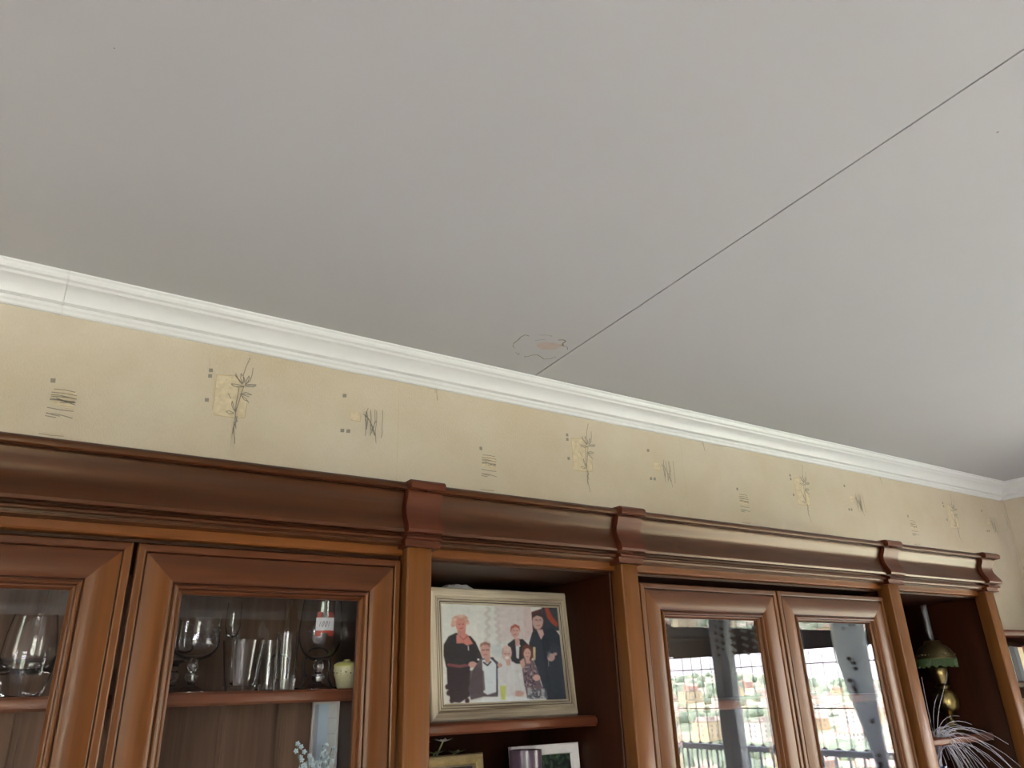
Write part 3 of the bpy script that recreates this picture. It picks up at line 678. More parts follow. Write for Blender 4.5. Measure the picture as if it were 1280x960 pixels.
b_ = lathe_glass(t_, 'pot_body', [(.0008, 0), (.015, 0), (.017, .003), (.019, .014), (.0235, .026), (.0245, .034), (.0235, .040), (.0008, .040)], M['jar'])
lathe_glass(t_, 'lid', [(.0008, .040), (.0245, .040), (.024, .044), (.018, .048), (.007, .050), (.006, .053), (.0008, .054)], M['jarlid'])
q = MB()
for i in range(16):
    a = 2*math.pi*i/16; q.ball((.0238*math.cos(a), .0238*math.sin(a), .030+.002*math.sin(i*2)), .0014, 5)
q.build('painted_dots', M['labelk'], b_, world=False)

# lower shelf of the left cabinet
SL = Z(-.31)
M['mat_blue'] = plain('pale_blue_sheet', (206, 226, 242), .5, var=.03, scale=8); M['frame_white'] = plain('white_frame', (226, 222, 218), .4)
M['cream_sheet'] = plain('pale_grey_sheet', (226, 230, 228), .55, var=.06, scale=60)
t_ = thing('picture_frame', 'tall white framed pale blue picture standing upright below the glass shelf', 'picture', (.592, 1.66, SL))
q = MB(); q.box(-.027, -.0215, -.004, .006, 0, .3035, b=.001); q.box(.028, .031, -.004, .006, 0, .3035); q.box(-.0215, .028, -.004, .006, 0, .006); q.box(-.0215, .028, -.004, .006, .2985, .3035); q.build('frame', M['frame_white'], t_, world=False)
q = MB(); q.box(-.0215, -.013, 0, .004, .006, .2985, 1); q.box(-.013, .008, 0, .004, .006, .2985, 0); q.box(.008, .028, 0, .004, .006, .2985, 2)
for zz in (.06, .11, .16, .20, .24, .27): q.box(.009, .026, -.0006, 0, zz, zz+.0012, 1)
q.build('picture_sheet', [M['mat_blue'], M['steel'], M['cream_sheet']], t_, world=False)
t_.location = (.5705, 1.665, SL)
M['vase'] = plain('white_vase', (210, 214, 216), .3); M['petal'] = plain('silvery_floret', (205, 222, 226), .5, var=.08); M['sprig'] = plain('grey_green_stem', (110, 122, 108), .6)
t_ = thing('flower_vase', 'small white vase of silvery blue artificial flowers below the glass shelf', 'flowers', (.500, 1.50, SL))
lathe_glass(t_, 'vase', [(.0008, 0), (.022, 0), (.030, .03), (.026, .07), (.014, .10), (.017, .115), (.014, .115), (.011, .10), (.0008, .095)], M['vase'])
random.seed(5)
tips = [(-.035, 0, .232), (-.018, -.01, .222), (-.004, .01, .205), (.012, -.01, .20), (.030, 0, .205), (.036, .01, .222), (.018, .01, .228), (-.028, -.012, .19), (.030, -.012, .178)]
for tp in tips:
    q = MB(); pts = [(0, 0, .10), (tp[0]*.4, tp[1]*.5, .15), tp]; q.tube(pts, .0011, 5)
    st = q.build('stem', M['sprig'], t_, world=False)
    q = MB()
    for k in range(7):
        u = k/7; c = Vector(tp)-Vector((tp[0]*.5*u, 0, .045*u)); c += Vector((random.uniform(-.007, .007), random.uniform(-.007, .007), random.uniform(-.003, .003)))
        for p in range(5):
            a = 2*math.pi*p/5+k; d = Vector((math.cos(a), -.35, math.sin(a)))*.0052; s2 = Vector((-math.sin(a), 0, math.cos(a)))*.0020
            q.add([tuple(c), tuple(c+d*.6+s2), tuple(c+d), tuple(c+d*.6-s2)], [(0, 1, 2, 3)])
    q.build('florets', M['petal'], st, world=False)
M['dried'] = plain('dried_flower', (150, 112, 84), .8, var=.2); M['leafd'] = plain('dry_leaf', (96, 66, 46), .8)
t_ = thing('dried_bouquet', 'brownish dried flower bunch below the shelf behind the leftmost glazed door', 'flowers', (-.005, 1.52, SL))
lathe_glass(t_, 'pot', [(.0008, 0), (.03, 0), (.036, .06), (.030, .09), (.026, .09), (.0008, .085)], M['leafd'])
for k in range(8):
    a = k*2.4; tp = (.03*math.cos(a), .03*math.sin(a), .19+.012*math.sin(k*1.7)); q = MB(); q.tube([(0, 0, .09), (tp[0]*.5, tp[1]*.5, .14), tp], .0015, 5); st = q.build('stem', M['leafd'], t_, world=False)
    q = MB()
    for p in range(9):
        b2 = 2*math.pi*p/9; d = Vector((math.cos(b2), -.3, math.sin(b2)))*.018; s2 = Vector((-math.sin(b2), 0, math.cos(b2)))*.005; c = Vector(tp)+Vector((0, -.004, 0))
        q.add([tuple(c), tuple(c+d*.6+s2), tuple(c+d), tuple(c+d*.6-s2)], [(0, 1, 2, 3)])
    q.build('flower_head', M['dried'], st, world=False)
# things standing inside the right display cabinet
SRz = Z(-.034)
t_ = thing('porcelain_cup', 'small white porcelain cup with a handle on the shelf behind the rightmost glazed door', 'cup', (1.98, 1.47, SRz))
lathe_glass(t_, 'cup_body', [(.0008, 0), (.016, 0), (.017, .004), (.028, .03), (.031, .052), (.029, .052), (.026, .03), (.0008, .007)], M['vase'])
q = MB(); q.tube([(.029, 0, .044), (.042, 0, .04), (.042, 0, .022), (.024, 0, .014)], .0025, 6); q.build('handle', M['vase'], t_, world=False)

# ------------------------------------------------------------------ the large photo frame
M['fr_w'] = wood('whitewashed_frame', (92, 68, 50), (224, 214, 190), 'x', rough=.45, scale=1.6, coat=.2)
M['fr_wv'] = wood('whitewashed_frame_upright', (92, 68, 50), (224, 214, 190), 'z', rough=.45, scale=1.6, coat=.2)
def print_mat():
    m, t, b = new_mat('photo_print'); a = t.nodes.new('ShaderNodeVertexColor'); a.layer_name = 'print'
    t.links.new(a.outputs[0], b.inputs['Base Color']); b.inputs['Roughness'].default_value = .35; b.inputs['Specular IOR Level'].default_value = .3; return m
M['print'] = print_mat()
class Canvas:
    def __init__(s, W_, H_, corners, bgc):
        s.W, s.H = W_, H_; u, v = np.meshgrid((np.arange(W_+1))/W_, (np.arange(H_+1))/H_)
        tl, tr, br, bl = [np.array(c, float) for c in corners]
        s.X = (1-u)*(1-v)*tl[0]+u*(1-v)*tr[0]+u*v*br[0]+(1-u)*v*bl[0]; s.Y = (1-u)*(1-v)*tl[1]+u*(1-v)*tr[1]+u*v*br[1]+(1-u)*v*bl[1]
        s.img = np.ones((H_+1, W_+1, 3))*np.array(bgc)/255.; s.rs = np.random.RandomState(3)
    def blend(s, mask, c, a=1): mask = np.clip(mask, 0, 1)[..., None]*a; s.img = s.img*(1-mask)+np.array(c)/255.*mask
    def ell(s, cx, cy, rx, ry, c, soft=.18, a=1, rot=0):
        x, y = s.X-cx, s.Y-cy; ca, sa = math.cos(R(rot)), math.sin(R(rot)); x, y = x*ca+y*sa, -x*sa+y*ca
        s.blend((1-np.sqrt((x/rx)**2+(y/ry)**2))/soft+.5, c, a)
    def poly(s, pts, c, a=1):
        ins = np.zeros_like(s.X, bool); n = len(pts); dist = np.full_like(s.X, 1e9)
        for i in range(n):
            x0, y0 = pts[i]; x1, y1 = pts[(i+1) % n]
            cond = ((y0 > s.Y) != (y1 > s.Y)); xi = (x1-x0)*(s.Y-y0)/((y1-y0) if y1 != y0 else 1e-9)+x0; ins ^= cond & (s.X < xi)
            L = max(1e-9, (x1-x0)**2+(y1-y0)**2); t = np.clip(((s.X-x0)*(x1-x0)+(s.Y-y0)*(y1-y0))/L, 0, 1)
            dist = np.minimum(dist, np.hypot(s.X-x0-t*(x1-x0), s.Y-y0-t*(y1-y0)))
        s.blend(np.where(ins, dist, -dist)/6+.5, c, a)
    def stroke(s, pts, wd, c, a=1):
        dist = np.full_like(s.X, 1e9)
        for (x0, y0), (x1, y1) in zip(pts[:-1], pts[1:]):
            L = max(1e-9, (x1-x0)**2+(y1-y0)**2); t = np.clip(((s.X-x0)*(x1-x0)+(s.Y-y0)*(y1-y0))/L, 0, 1)
            dist = np.minimum(dist, np.hypot(s.X-x0-t*(x1-x0), s.Y-y0-t*(y1-y0)))
        s.blend((wd/2-dist)/4+.5, c, a)
    def soften(s, n=1, sat=.78):
        for _ in range(n):
            p = np.pad(s.img, ((1, 1), (1, 1), (0, 0)), 'edge'); s.img = (p[:-2, 1:-1]+p[2:, 1:-1]+p[1:-1, :-2]+p[1:-1, 2:]+4*p[1:-1, 1:-1])/8
        g = s.img.mean(-1, keepdims=True); s.img = g+(s.img-g)*sat
        low = s.rs.randn(s.H//6+2, s.W//6+2); low = np.kron(low, np.ones((6, 6)))[:s.H+1, :s.W+1]
        for _ in range(4):
            p = np.pad(low, 1, 'edge'); low = (p[:-2, 1:-1]+p[2:, 1:-1]+p[1:-1, :-2]+p[1:-1, 2:]+p[1:-1, 1:-1])/5
        s.img = np.clip(s.img*(1+.015*low[..., None]), 0, 1)
    def noise(s, amp): s.img = np.clip(s.img+s.rs.randn(*s.img.shape[:2], 1)*amp, 0, 1)
    def build(s, name, parent, x0, x1, z0, z1, y):
        H_, W_ = s.H, s.W; u, v = np.meshgrid(np.arange(W_+1)/W_, np.arange(H_+1)/H_)
        vs = np.stack([x0+(x1-x0)*u, np.full_like(u, y), z1+(z0-z1)*v], -1).reshape(-1, 3)
        idx = np.arange((H_+1)*(W_+1)).reshape(H_+1, W_+1)
        fs = np.stack([idx[:-1, :-1], idx[1:, :-1], idx[1:, 1:], idx[:-1, 1:]], -1).reshape(-1, 4)
        me = bpy.data.meshes.new(name); me.from_pydata(vs.tolist(), [], fs.tolist()); me.materials.append(M['print'])
        at = me.color_attributes.new('print', 'FLOAT_COLOR', 'POINT')
        im = s.img; l = np.where(im <= .04045, im/12.92, ((im+.055)/1.055)**2.4); l = np.concatenate([l, np.ones_like(l[..., :1])], -1)
        at.data.foreach_set('color', l.reshape(-1).astype(np.float32)); me.update()
        o = bpy.data.objects.new(name, me); COL.objects.link(o); o.parent = parent; return o
FW, FH = .388, .2765
pf = thing('photo_frame', 'large whitewashed wooden frame with a colour group photo on the open shelf', 'picture', (.739+FW/2, 1.500, Z(-.053)), rot=(R(-5.4), 0, 0))
fprof = [(0, .016), (0, -.002), (.003, -.005), (.010, -.0055), (.017, -.003), (.019, -.0005), (.0205, -.0035), (.0225, -.004), (.0240, -.0005), (.0255, -.001), (.0265, -.003), (.0285, -.003), (.0295, .001), (.0310, .0005), (.0322, -.001), (.034, -.001), (.0355, .005), (.0355, .016)]
q = MB(); q.frame(-FW/2, FW/2, 0, FH, fprof+[fprof[0]], 0, 1); fr = q.build('frame', [M['fr_w'], M['fr_wv']], pf, world=False, sharp=30)
q = MB()
for d_i in (.0197, .0247, .0300): q.frame(-FW/2+d_i, FW/2-d_i, d_i, FH-d_i, [(0, .0), (0, -.0012), (.0011, -.0012), (.0011, 0), (0, 0)], 0, 0)
q.build('groove_line', M['seam'], fr, world=False)
q = MB(); q.box(-FW/2+.03, FW/2-.03, .008, .012, .03, FH-.03); q.build('backing_board', M['inner'], pf, world=False)
q = MB(); q.box(-.03, .03, .016, .019, .02, .2); q.build('easel_back', M['inner'], pf, world=False)
cv = Canvas(230, 176, [(85, 110), (1095, 150), (1190, 945), (110, 960)], (208, 208, 200))
cv.ell(250, 250, 420, 260, (214, 216, 206), .8, .7)
cv.poly([(560, 120), (840, 130), (860, 440), (560, 440)], (206, 188, 186), .6)
cv.poly([(780, 120), (850, 130), (865, 380), (800, 440)], (206, 176, 172), .5)
for i in range(34):
    cv.ell(470+15*math.sin(i), 150+i*12, 16, 10, (188, 176, 168), .9, .5); cv.ell(545+14*math.sin(i*1.3)+i*1.0, 150+i*12, 16, 9, (192, 176, 170), .9, .5)
cv.poly([(500, 470), (590, 480), (600, 600), (510, 560)], (186, 198, 198), .7)
cv.poly([(856, 190), (950, 160), (980, 360), (870, 380)], (106, 58, 60)); cv.poly([(868, 210), (940, 180), (960, 340), (880, 360)], (70, 56, 64))
cv.poly([(950, 150), (1100, 150), (1130, 360), (970, 350)], (66, 72, 80)); cv.poly([(975, 150), (1010, 150), (1050, 230), (1100, 290), (1095, 330), (1040, 290), (1000, 240)], (170, 72, 52))
# standing man right
cv.poly([(865, 370), (930, 350), (1060, 330), (1120, 400), (1190, 945), (1000, 945), (950, 800), (860, 560), (835, 470)], (60, 66, 76))
cv.poly([(905, 350), (960, 345), (975, 390), (945, 435)], (196, 158, 146)); cv.ell(915, 272, 50, 76, (196, 156, 144)); cv.poly([(862, 260), (868, 215), (910, 190), (960, 205), (966, 262), (950, 235), (905, 222), (872, 240)], (84, 66, 60))
cv.stroke([(895, 262), (910, 262)], 6, (90, 60, 60)); cv.stroke([(930, 262), (946, 262)], 6, (90, 60, 60)); cv.stroke([(905, 312), (935, 310)], 6, (150, 90, 90)); cv.stroke([(918, 268), (914, 290)], 4, (170, 120, 110))
cv.ell(1040, 590, 36, 34, (188, 150, 138)); cv.ell(1078, 562, 20, 14, (178, 140, 130)); cv.poly([(1000, 540), (1030, 540), (1026, 585), (1010, 600)], (120, 120, 124), .8); cv.stroke([(1015, 600), (1016, 665)], 5, (170, 170, 170))
cv.stroke([(1000, 420), (1010, 560)], 5, (44, 48, 58), .7); cv.stroke([(960, 430), (1000, 700), (1040, 900)], 5, (48, 52, 62), .7)
# woman centre standing
cv.poly([(645, 470), (700, 430), (780, 430), (820, 470), (815, 560), (780, 640), (690, 640), (660, 560)], (62, 60, 64)); cv.poly([(712, 440), (752, 440), (745, 600), (722, 590)], (206, 206, 204))
cv.poly([(706, 420), (750, 420), (742, 490), (718, 490)], (206, 150, 134)); cv.ell(712, 360, 38, 56, (208, 156, 142)); cv.poly([(668, 370), (672, 320), (710, 296), (748, 316), (758, 370), (742, 335), (712, 322), (684, 338)], (176, 92, 72)); cv.stroke([(694, 356), (704, 356)], 5, (110, 64, 62)); cv.stroke([(722, 356), (732, 356)], 5, (110, 64, 62)); cv.stroke([(702, 388), (722, 388)], 5, (170, 70, 76))
cv.ell(752, 488, 8, 8, (220, 214, 208))
# woman seated right
cv.poly([(770, 660), (780, 600), (830, 590), (880, 620), (930, 740), (940, 800), (1000, 920), (820, 930), (790, 800)], (116, 96, 104))
rs = np.random.RandomState(1)
for i in range(70): cv.ell(790+rs.rand()*110, 660+rs.rand()*170, 9, 6, [(70, 56, 70), (180, 160, 164)][i % 2], .5, .8, rs.rand()*180)
cv.poly([(750, 620), (790, 590), (800, 650), (775, 690)], (200, 150, 136)); cv.poly([(800, 580), (850, 580), (850, 640), (810, 640)], (200, 152, 138)); cv.poly([(768, 560), (776, 490), (820, 470), (862, 500), (872, 590), (840, 620), (850, 540), (820, 510), (790, 540), (790, 600)], (112, 64, 54)); cv.ell(820, 556, 33, 46, (206, 158, 144)); cv.stroke([(806, 550), (814, 550)], 4, (100, 60, 60)); cv.stroke([(828, 550), (836, 550)], 4, (100, 60, 60)); cv.stroke([(812, 580), (830, 580)], 4, (160, 80, 84))
cv.ell(905, 760, 34, 26, (204, 158, 144)); cv.poly([(872, 500), (895, 500), (895, 610), (874, 610)], (206, 180, 130))
cv.poly([(820, 860), (990, 850), (1010, 930), (830, 935)], (110, 112, 118))
for i in range(50): cv.ell(825+rs.rand()*170, 845+rs.rand()*85, 6, 6, [(60, 62, 70), (196, 196, 200)][i % 2], .5, .8)
# standing woman left
cv.poly([(112, 470), (150, 400), (210, 370), (330, 400), (370, 450), (410, 540), (440, 620), (330, 640), (320, 700), (130, 660), (110, 560)], (52, 48, 50))
cv.poly([(135, 660), (330, 690), (320, 900), (240, 950), (165, 940), (140, 800)], (58, 44, 48)); cv.stroke([(150, 640), (240, 655), (330, 640)], 24, (136, 70, 70)); cv.stroke([(300, 625), (400, 600)], 30, (50, 46, 48))
cv.poly([(212, 390), (300, 380), (350, 465), (300, 480), (270, 460), (214, 462)], (204, 118, 104)); cv.poly([(222, 330), (290, 330), (285, 420), (222, 420)], (200, 126, 112)); cv.ell(250, 295, 44, 66, (206, 136, 120))
for i in range(40):
    a = rs.rand()*math.pi*1.1-.1; cv.ell(245+62*math.cos(a)*.95, 280-72*math.sin(a)*.9+rs.rand()*25, 16, 12, [(208, 160, 138), (196, 142, 122), (216, 176, 156)][i % 3], .5, .8)
cv.ell(250, 308, 34, 48, (206, 132, 116)); cv.stroke([(232, 296), (242, 296)], 5, (120, 60, 60)); cv.stroke([(262, 296), (272, 296)], 5, (120, 60, 60)); cv.stroke([(238, 332), (264, 330)], 6, (180, 60, 70))
cv.stroke([(240, 400), (270, 430), (305, 400)], 4, (120, 40, 44)); cv.stroke([(310, 485), (312, 520)], 7, (220, 214, 208)); cv.ell(345, 640, 34, 26, (204, 150, 136)); cv.stroke([(350, 650), (375, 680)], 10, (204, 150, 136)); cv.ell(394, 600, 10, 9, (226, 226, 224))
for (x, yy) in ((150, 870), (175, 930), (300, 935), (140, 820)): cv.ell(x, yy, 18, 22, (66, 40, 44), .5)
# seated man left
cv.poly([(405, 600), (430, 590), (520, 580), (555, 640), (560, 910), (440, 905), (330, 930), (310, 840), (350, 680)], (92, 80, 86)); cv.poly([(425, 605), (500, 590), (552, 650), (548, 870), (470, 892), (435, 870)], (204, 212, 216)); cv.poly([(545, 640), (566, 640), (570, 900), (545, 890)], (58, 60, 76)); cv.poly([(440, 560), (495, 560), (490, 625), (455, 630)], (196, 142, 126)); cv.ell(452, 520, 42, 68, (200, 146, 130)); cv.poly([(405, 500), (412, 465), (450, 448), (492, 465), (498, 500), (470, 476), (430, 478)], (150, 104, 92)); cv.stroke([(425, 520), (445, 520)], 8, (100, 70, 70)); cv.stroke([(460, 520), (484, 520)], 8, (100, 70, 70)); cv.stroke([(440, 560), (466, 560)], 5, (150, 86, 84)); cv.stroke([(438, 625), (470, 650), (500, 620)], 12, (60, 56, 62)); cv.stroke([(505, 590), (555, 630)], 16, (70, 66, 78))
cv.poly([(320, 700), (400, 660), (440, 700), (450, 850), (400, 890), (320, 880)], (86, 72, 78), .8)
# seated old man centre
cv.poly([(556, 680), (600, 630), (690, 620), (750, 660), (800, 840), (800, 905), (560, 905)], (206, 206, 204)); cv.poly([(620, 600), (672, 600), (668, 650), (640, 655)], (204, 160, 146)); cv.ell(637, 548, 45, 62, (208, 168, 154)); cv.ell(636, 510, 38, 22, (214, 182, 168)); cv.poly([(594, 560), (600, 510), (612, 500), (606, 560)], (176, 150, 138), .7); cv.stroke([(616, 555), (632, 555)], 7, (120, 90, 86)); cv.stroke([(646, 555), (662, 555)], 7, (120, 90, 86)); cv.ell(640, 588, 20, 12, (222, 212, 206)); cv.stroke([(640, 660), (630, 880)], 4, (180, 184, 186), .7); cv.stroke([(730, 700), (760, 860)], 4, (176, 178, 180), .7)
cv.ell(740, 888, 52, 24, (204, 158, 144)); cv.ell(576, 650, 22, 18, (200, 146, 130))
cv.ell(620, 985, 300, 78, (218, 222, 222), .12); cv.poly([(578, 820), (628, 820), (624, 935), (590, 935)], (196, 206, 96)); cv.poly([(690, 870), (712, 870), (710, 935), (694, 935)], (200, 206, 206), .7); cv.poly([(820, 840), (850, 840), (848, 900), (826, 900)], (190, 190, 190), .7); cv.poly([(945, 850), (975, 850), (975, 920), (950, 920)], (186, 186, 190), .6)
cv.soften(1, .82)
cv.noise(.012)
cv.build('photo_print', pf, -FW/2+.034, FW/2-.034, .034, FH-.034, .0035)

# white crumpled cloth lying behind the frame top is a folded napkin on a tall box
M['lace'] = plain('white_lace', (226, 224, 226), .7, var=.04)
t_ = thing('lace_doily', 'folded white lace doily showing just above the large photo frame', 'doily', (.80, 1.60, Z(.150)))
q = MB(); rings = []
for i in range(9):
    u = i/8; x = -.034+.070*u; h = .005+.008*math.sin(math.pi*u)**.5+.0025*math.sin(i*2.3)
    rings.append([(x, -.03, 0), (x, .03, 0), (x, .022, h*.8), (x, 0, h), (x, -.022, h*.85)])
q.loft(rings, 0, True); q.build('lace', M['lace'], t_, world=False)
t_2 = thing('storage_box', 'dark wooden box standing behind the large photo frame', 'box', (.83, 1.62, Z(-.053)))
q = MB(); q.box(-.06, .09, -.04, .05, 0, .2745, b=.003); q.build('box_body', M['inner'], t_2, world=False); q = MB(); q.box(-.062, .092, -.042, .052, .275, .2815, b=.002); q.build('lid', M['inner'], t_2, world=False)
t_.location = (.852, 1.605, Z(-.053)+.2815)

# lower niche shelf
SN = Z(-.36)
M['gold'] = plain('antique_gold', (186, 168, 124), .35, metal=.5, var=.15, scale=80)
g1 = thing('photo_frame', 'small gold framed photo of several people on the shelf under the large one', 'picture', (.745, 1.485, SN), rot=(R(-7), 0, 0))
gw, gh = .25, .246
gp = [(0, .012), (0, 0), (.003, -.006), (.008, -.008), (.012, -.004), (.0145, .000), (.017, -.003), (.0195, -.004), (.022, .002), (.024, .006), (.024, .012)]
q = MB(); q.frame(-gw/2, gw/2, 0, gh, gp+[gp[0]], 0, 0); q.build('frame', M['gold'], g1, world=False, sharp=30)
q = MB(); q.box(-gw/2+.01, gw/2-.01, .007, .011, .01, gh-.01); q.build('backing_board', M['inner'], g1, world=False)
cv = Canvas(90, 80, [(0, 0), (100, 0), (100, 100), (0, 100)], (96, 84, 84))
cv.poly([(0, 0), (72, 0), (72, 40), (0, 40)], (190, 182, 176)); cv.poly([(78, 0), (100, 0), (100, 100), (70, 100)], (36, 40, 44))
for cx, cy, hc in ((12, 17, (60, 40, 36)), (34, 14, (40, 30, 30)), (52, 12, (120, 90, 60)), (70, 15, (28, 24, 26)), (84, 13, (40, 34, 34)), (24, 34, (50, 36, 34)), (60, 36, (40, 30, 30))):
    cv.ell(cx, cy-2, 8, 10, hc, .3); cv.ell(cx, cy+2, 5.4, 7.6, (206, 156, 140), .3); cv.poly([(cx-11, 100), (cx-10, cy+16), (cx-3, cy+9), (cx+3, cy+9), (cx+10, cy+16), (cx+11, 100)], [(60, 50, 70), (150, 60, 60), (190, 186, 180), (46, 46, 56)][int(cx) % 4])
cv.noise(.02); cv.build('photo_print', g1, -gw/2+.022, gw/2-.022, .022, gh-.022, .0055)
M['gleaf'] = plain('pale_green_leaf', (150, 160, 110), .5, var=.15); M['wpet'] = plain('white_petal', (214, 216, 206), .5)
t_ = thing('lily_vase', 'white and green artificial lily spray behind the small gold frame', 'flowers', (.757, 1.585, SN))
lathe_glass(t_, 'vase', [(.0008, 0), (.025, 0), (.03, .05), (.018, .12), (.015, .16), (.012, .16), (.0008, .155)], M['vase'])
for k, (tx, ty, tz, mt) in enumerate(((.045, -.02, .274, 'wpet'), (-.01, -.02, .270, 'wpet'), (.075, -.02, .250, 'gleaf'), (.02, -.03, .252, 'gleaf'), (.10, -.02, .236, 'gleaf'))):
    q = MB(); q.tube([(0, 0, .155), (tx*.4, ty*.5, .21), (tx, ty, tz-.006)], .0018, 5); st = q.build('stem', M['gleaf'], t_, world=False)
    q = MB()
    for p in range(6):
        a = 2*math.pi*p/6+k; d = Vector((math.cos(a), math.sin(a)*.6, .25))*.026; s2 = Vector((-math.sin(a), math.cos(a), 0))*.006; c = Vector((tx, ty, tz-.008))
        q.add([tuple(c), tuple(c+d*.5+s2), tuple(c+d), tuple(c+d*.5-s2)], [(0, 1, 2, 3)])
    q.build('petals', M[mt], st, world=False)
M['candle'] = plain('mauve_candle_glass', (74, 58, 72), .3, var=.1, coat=.5)
t_ = thing('candle_holder', 'mauve glass candle cylinder standing in front of the white framed photo', 'candle', (.930, 1.4395, SN))
lathe_glass(t_, 'cylinder', [(.0008, 0), (.032, 0), (.0340, .004), (.0340, .248), (.0312, .248), (.0312, .20), (.0008, .2)], M['candle'])
q = MB(); q.tube([(0, 0, .2), (0, 0, .212)], .0012, 5); q.build('wick', M['labelk'], t_, world=False)
g2 = thing('photo_frame', 'white framed dark garden photo on the shelf under the large one', 'picture', (1.0185, 1.4765, SN), rot=(R(-4), 0, 0))
gw, gh = .179, .252
gp = [(0, .012), (0, 0), (.002, -.002), (.019, -.002), (.021, .002), (.021, .012)]
q = MB(); q.frame(-gw/2, gw/2, 0, gh, gp+[gp[0]], 0, 0); q.build('frame', M['frame_white'], g2, world=False, sharp=30)
q = MB(); q.box(-gw/2+.01, gw/2-.01, .007, .011, .01, gh-.01); q.build('backing_board', M['inner'], g2, world=False)
cv = Canvas(70, 90, [(0, 0), (100, 0), (100, 130), (0, 130)], (26, 32, 30))
for i in range(160): cv.ell(rs.rand()*100, rs.rand()**1.5*60, 3, 2, [(60, 84, 60), (40, 56, 44), (90, 104, 84)][i % 3], .5, .7, rs.rand()*180)
cv.ell(62, 44, 12, 15, (110, 80, 60)); cv.ell(62, 50, 8, 11, (200, 150, 120)); cv.poly([(40, 130), (44, 76), (62, 62), (82, 76), (88, 130)], (150, 60, 60))
cv.build('photo_print', g2, -gw/2+.019, gw/2-.019, .019, gh-.019, .0055)

# ------------------------------------------------------------------ right niche: brass lamp, dried grass, blue vase
SRN = Z(-.167)
M['fringe'] = plain('green_bead_fringe', (66, 88, 48), .35, var=.3, scale=300)
M['olive'] = plain('olive_brass_shade', (108, 96, 66), .35, metal=.8, var=.2, scale=40)
lp = thing('oil_lamp', 'brass oil lamp with domed shade, green bead fringe and tall glass chimney', 'lamp', (2.755, 1.55, SRN))
lp.location = (2.632, 1.49, SRN)
lathe_glass(lp, 'base', [(.0008, 0), (.046, 0), (.048, .006), (.036, .014), (.020, .022), (.010, .040), (.008, .056), (.0008, .057)], M['brass'])
lathe_glass(lp, 'reservoir', [(.0008, .052), (.010, .052), (.024, .060), (.036, .078), (.039, .098), (.034, .118), (.022, .130), (.012, .134), (.0008, .135)], M['brass'])
lathe_glass(lp, 'burner', [(.0008, .133), (.020, .134), (.024, .142), (.016, .150), (.020, .160), (.026, .176), (.027, .196), (.020, .206), (.0008, .207)], M['brass'])
sh = lathe_glass(lp, 'shade', [(.022, .286), (.025, .283), (.028, .274), (.040, .268), (.051, .256), (.058, .242), (.0605, .232), (.062, .230), (.062, .227), (.059, .227), (.0575, .238), (.049, .254), (.039, .264), (.022, .270)], M['olive'])
q = MB()
for i in range(100):
    a = 2*math.pi*i/100; l = .026+.004*math.sin(i*7.3)
    q.tube([(.0605*math.cos(a), .0605*math.sin(a), .229), (.061*math.cos(a), .061*math.sin(a), .229-l)], .0016, 5)
o_ = q.build('bead_fringe', M['fringe'], sh, world=False); o_['kind'] = 'stuff'
q = MB()
for i in range(32):
    a = 2*math.pi*i/32; q.ball((.0600*math.cos(a), .0600*math.sin(a), .240), .0028, 5)
q.build('beaded_rim', M['olive'], sh, world=False)
lathe_glass(lp, 'chimney', [(.014, .205), (.020, .225), (.018, .260), (.0125, .300), (.0125, .405), (.0110, .405), (.0110, .300), (.0165, .260), (.0185, .225), (.0125, .205)], thin_glass('chimney_glass', (.85, .86, .88), boost=1.6))
M['grass'] = plain('silvery_dry_grass', (186, 182, 190), .5, var=.2, scale=60)
M['bluevase'] = plain('cobalt_vase', (20, 30, 84), .15, coat=1)
gv = thing('dried_grass', 'silvery dried grass plumes arching out of a blue vase in the right open unit', 'dried grass', (2.418, 1.44, Z(-.42)))
lathe_glass(gv, 'vase', [(.0008, 0), (.04, 0), (.055, .05), (.058, .09), (.045, .13), (.024, .16), (.026, .175), (.022, .175), (.02, .16), (.0008, .15)], M['bluevase'])
random.seed(21)
for k in range(66):
    if k < 60:
        ang = R(random.uniform(-62, 20)); reach = random.uniform(.06, .23); top = random.uniform(.265, .305); drop = random.uniform(.0, .20)
        mid = (reach*.22*math.cos(ang), reach*.22*math.sin(ang), top); ex = reach; end = (ex*math.cos(ang), ex*math.sin(ang), top-drop)
    else:
        ang = R(random.uniform(-100, 60)); reach = random.uniform(.02, .10); top = random.uniform(.30, .36); mid = (reach*.5*math.cos(ang), reach*.5*math.sin(ang), top); end = (reach*math.cos(ang), reach*math.sin(ang), top+random.uniform(.02, .10))
    b0 = Vector((random.uniform(-.01, .01), random.uniform(-.01, .01), .15)); b1 = Vector(mid); b2 = Vector(end); pts = []
    b05 = Vector((b0.x+(b1.x-b0.x)*.2, b0.y+(b1.y-b0.y)*.2, b1.z-.01))
    for i in range(11):
        u = i/10; p = (1-u)**3*b0+3*(1-u)**2*u*b05+3*(1-u)*u*u*Vector((b1.x+(b2.x-b1.x)*.4, b1.y+(b2.y-b1.y)*.4, b1.z+.01))+u**3*b2; pts.append(p)
    q = MB(); q.tube(pts, [.0013*(1-.6*i/10) for i in range(11)], 5); q.build('grass_blade', M['grass'], gv, world=False)

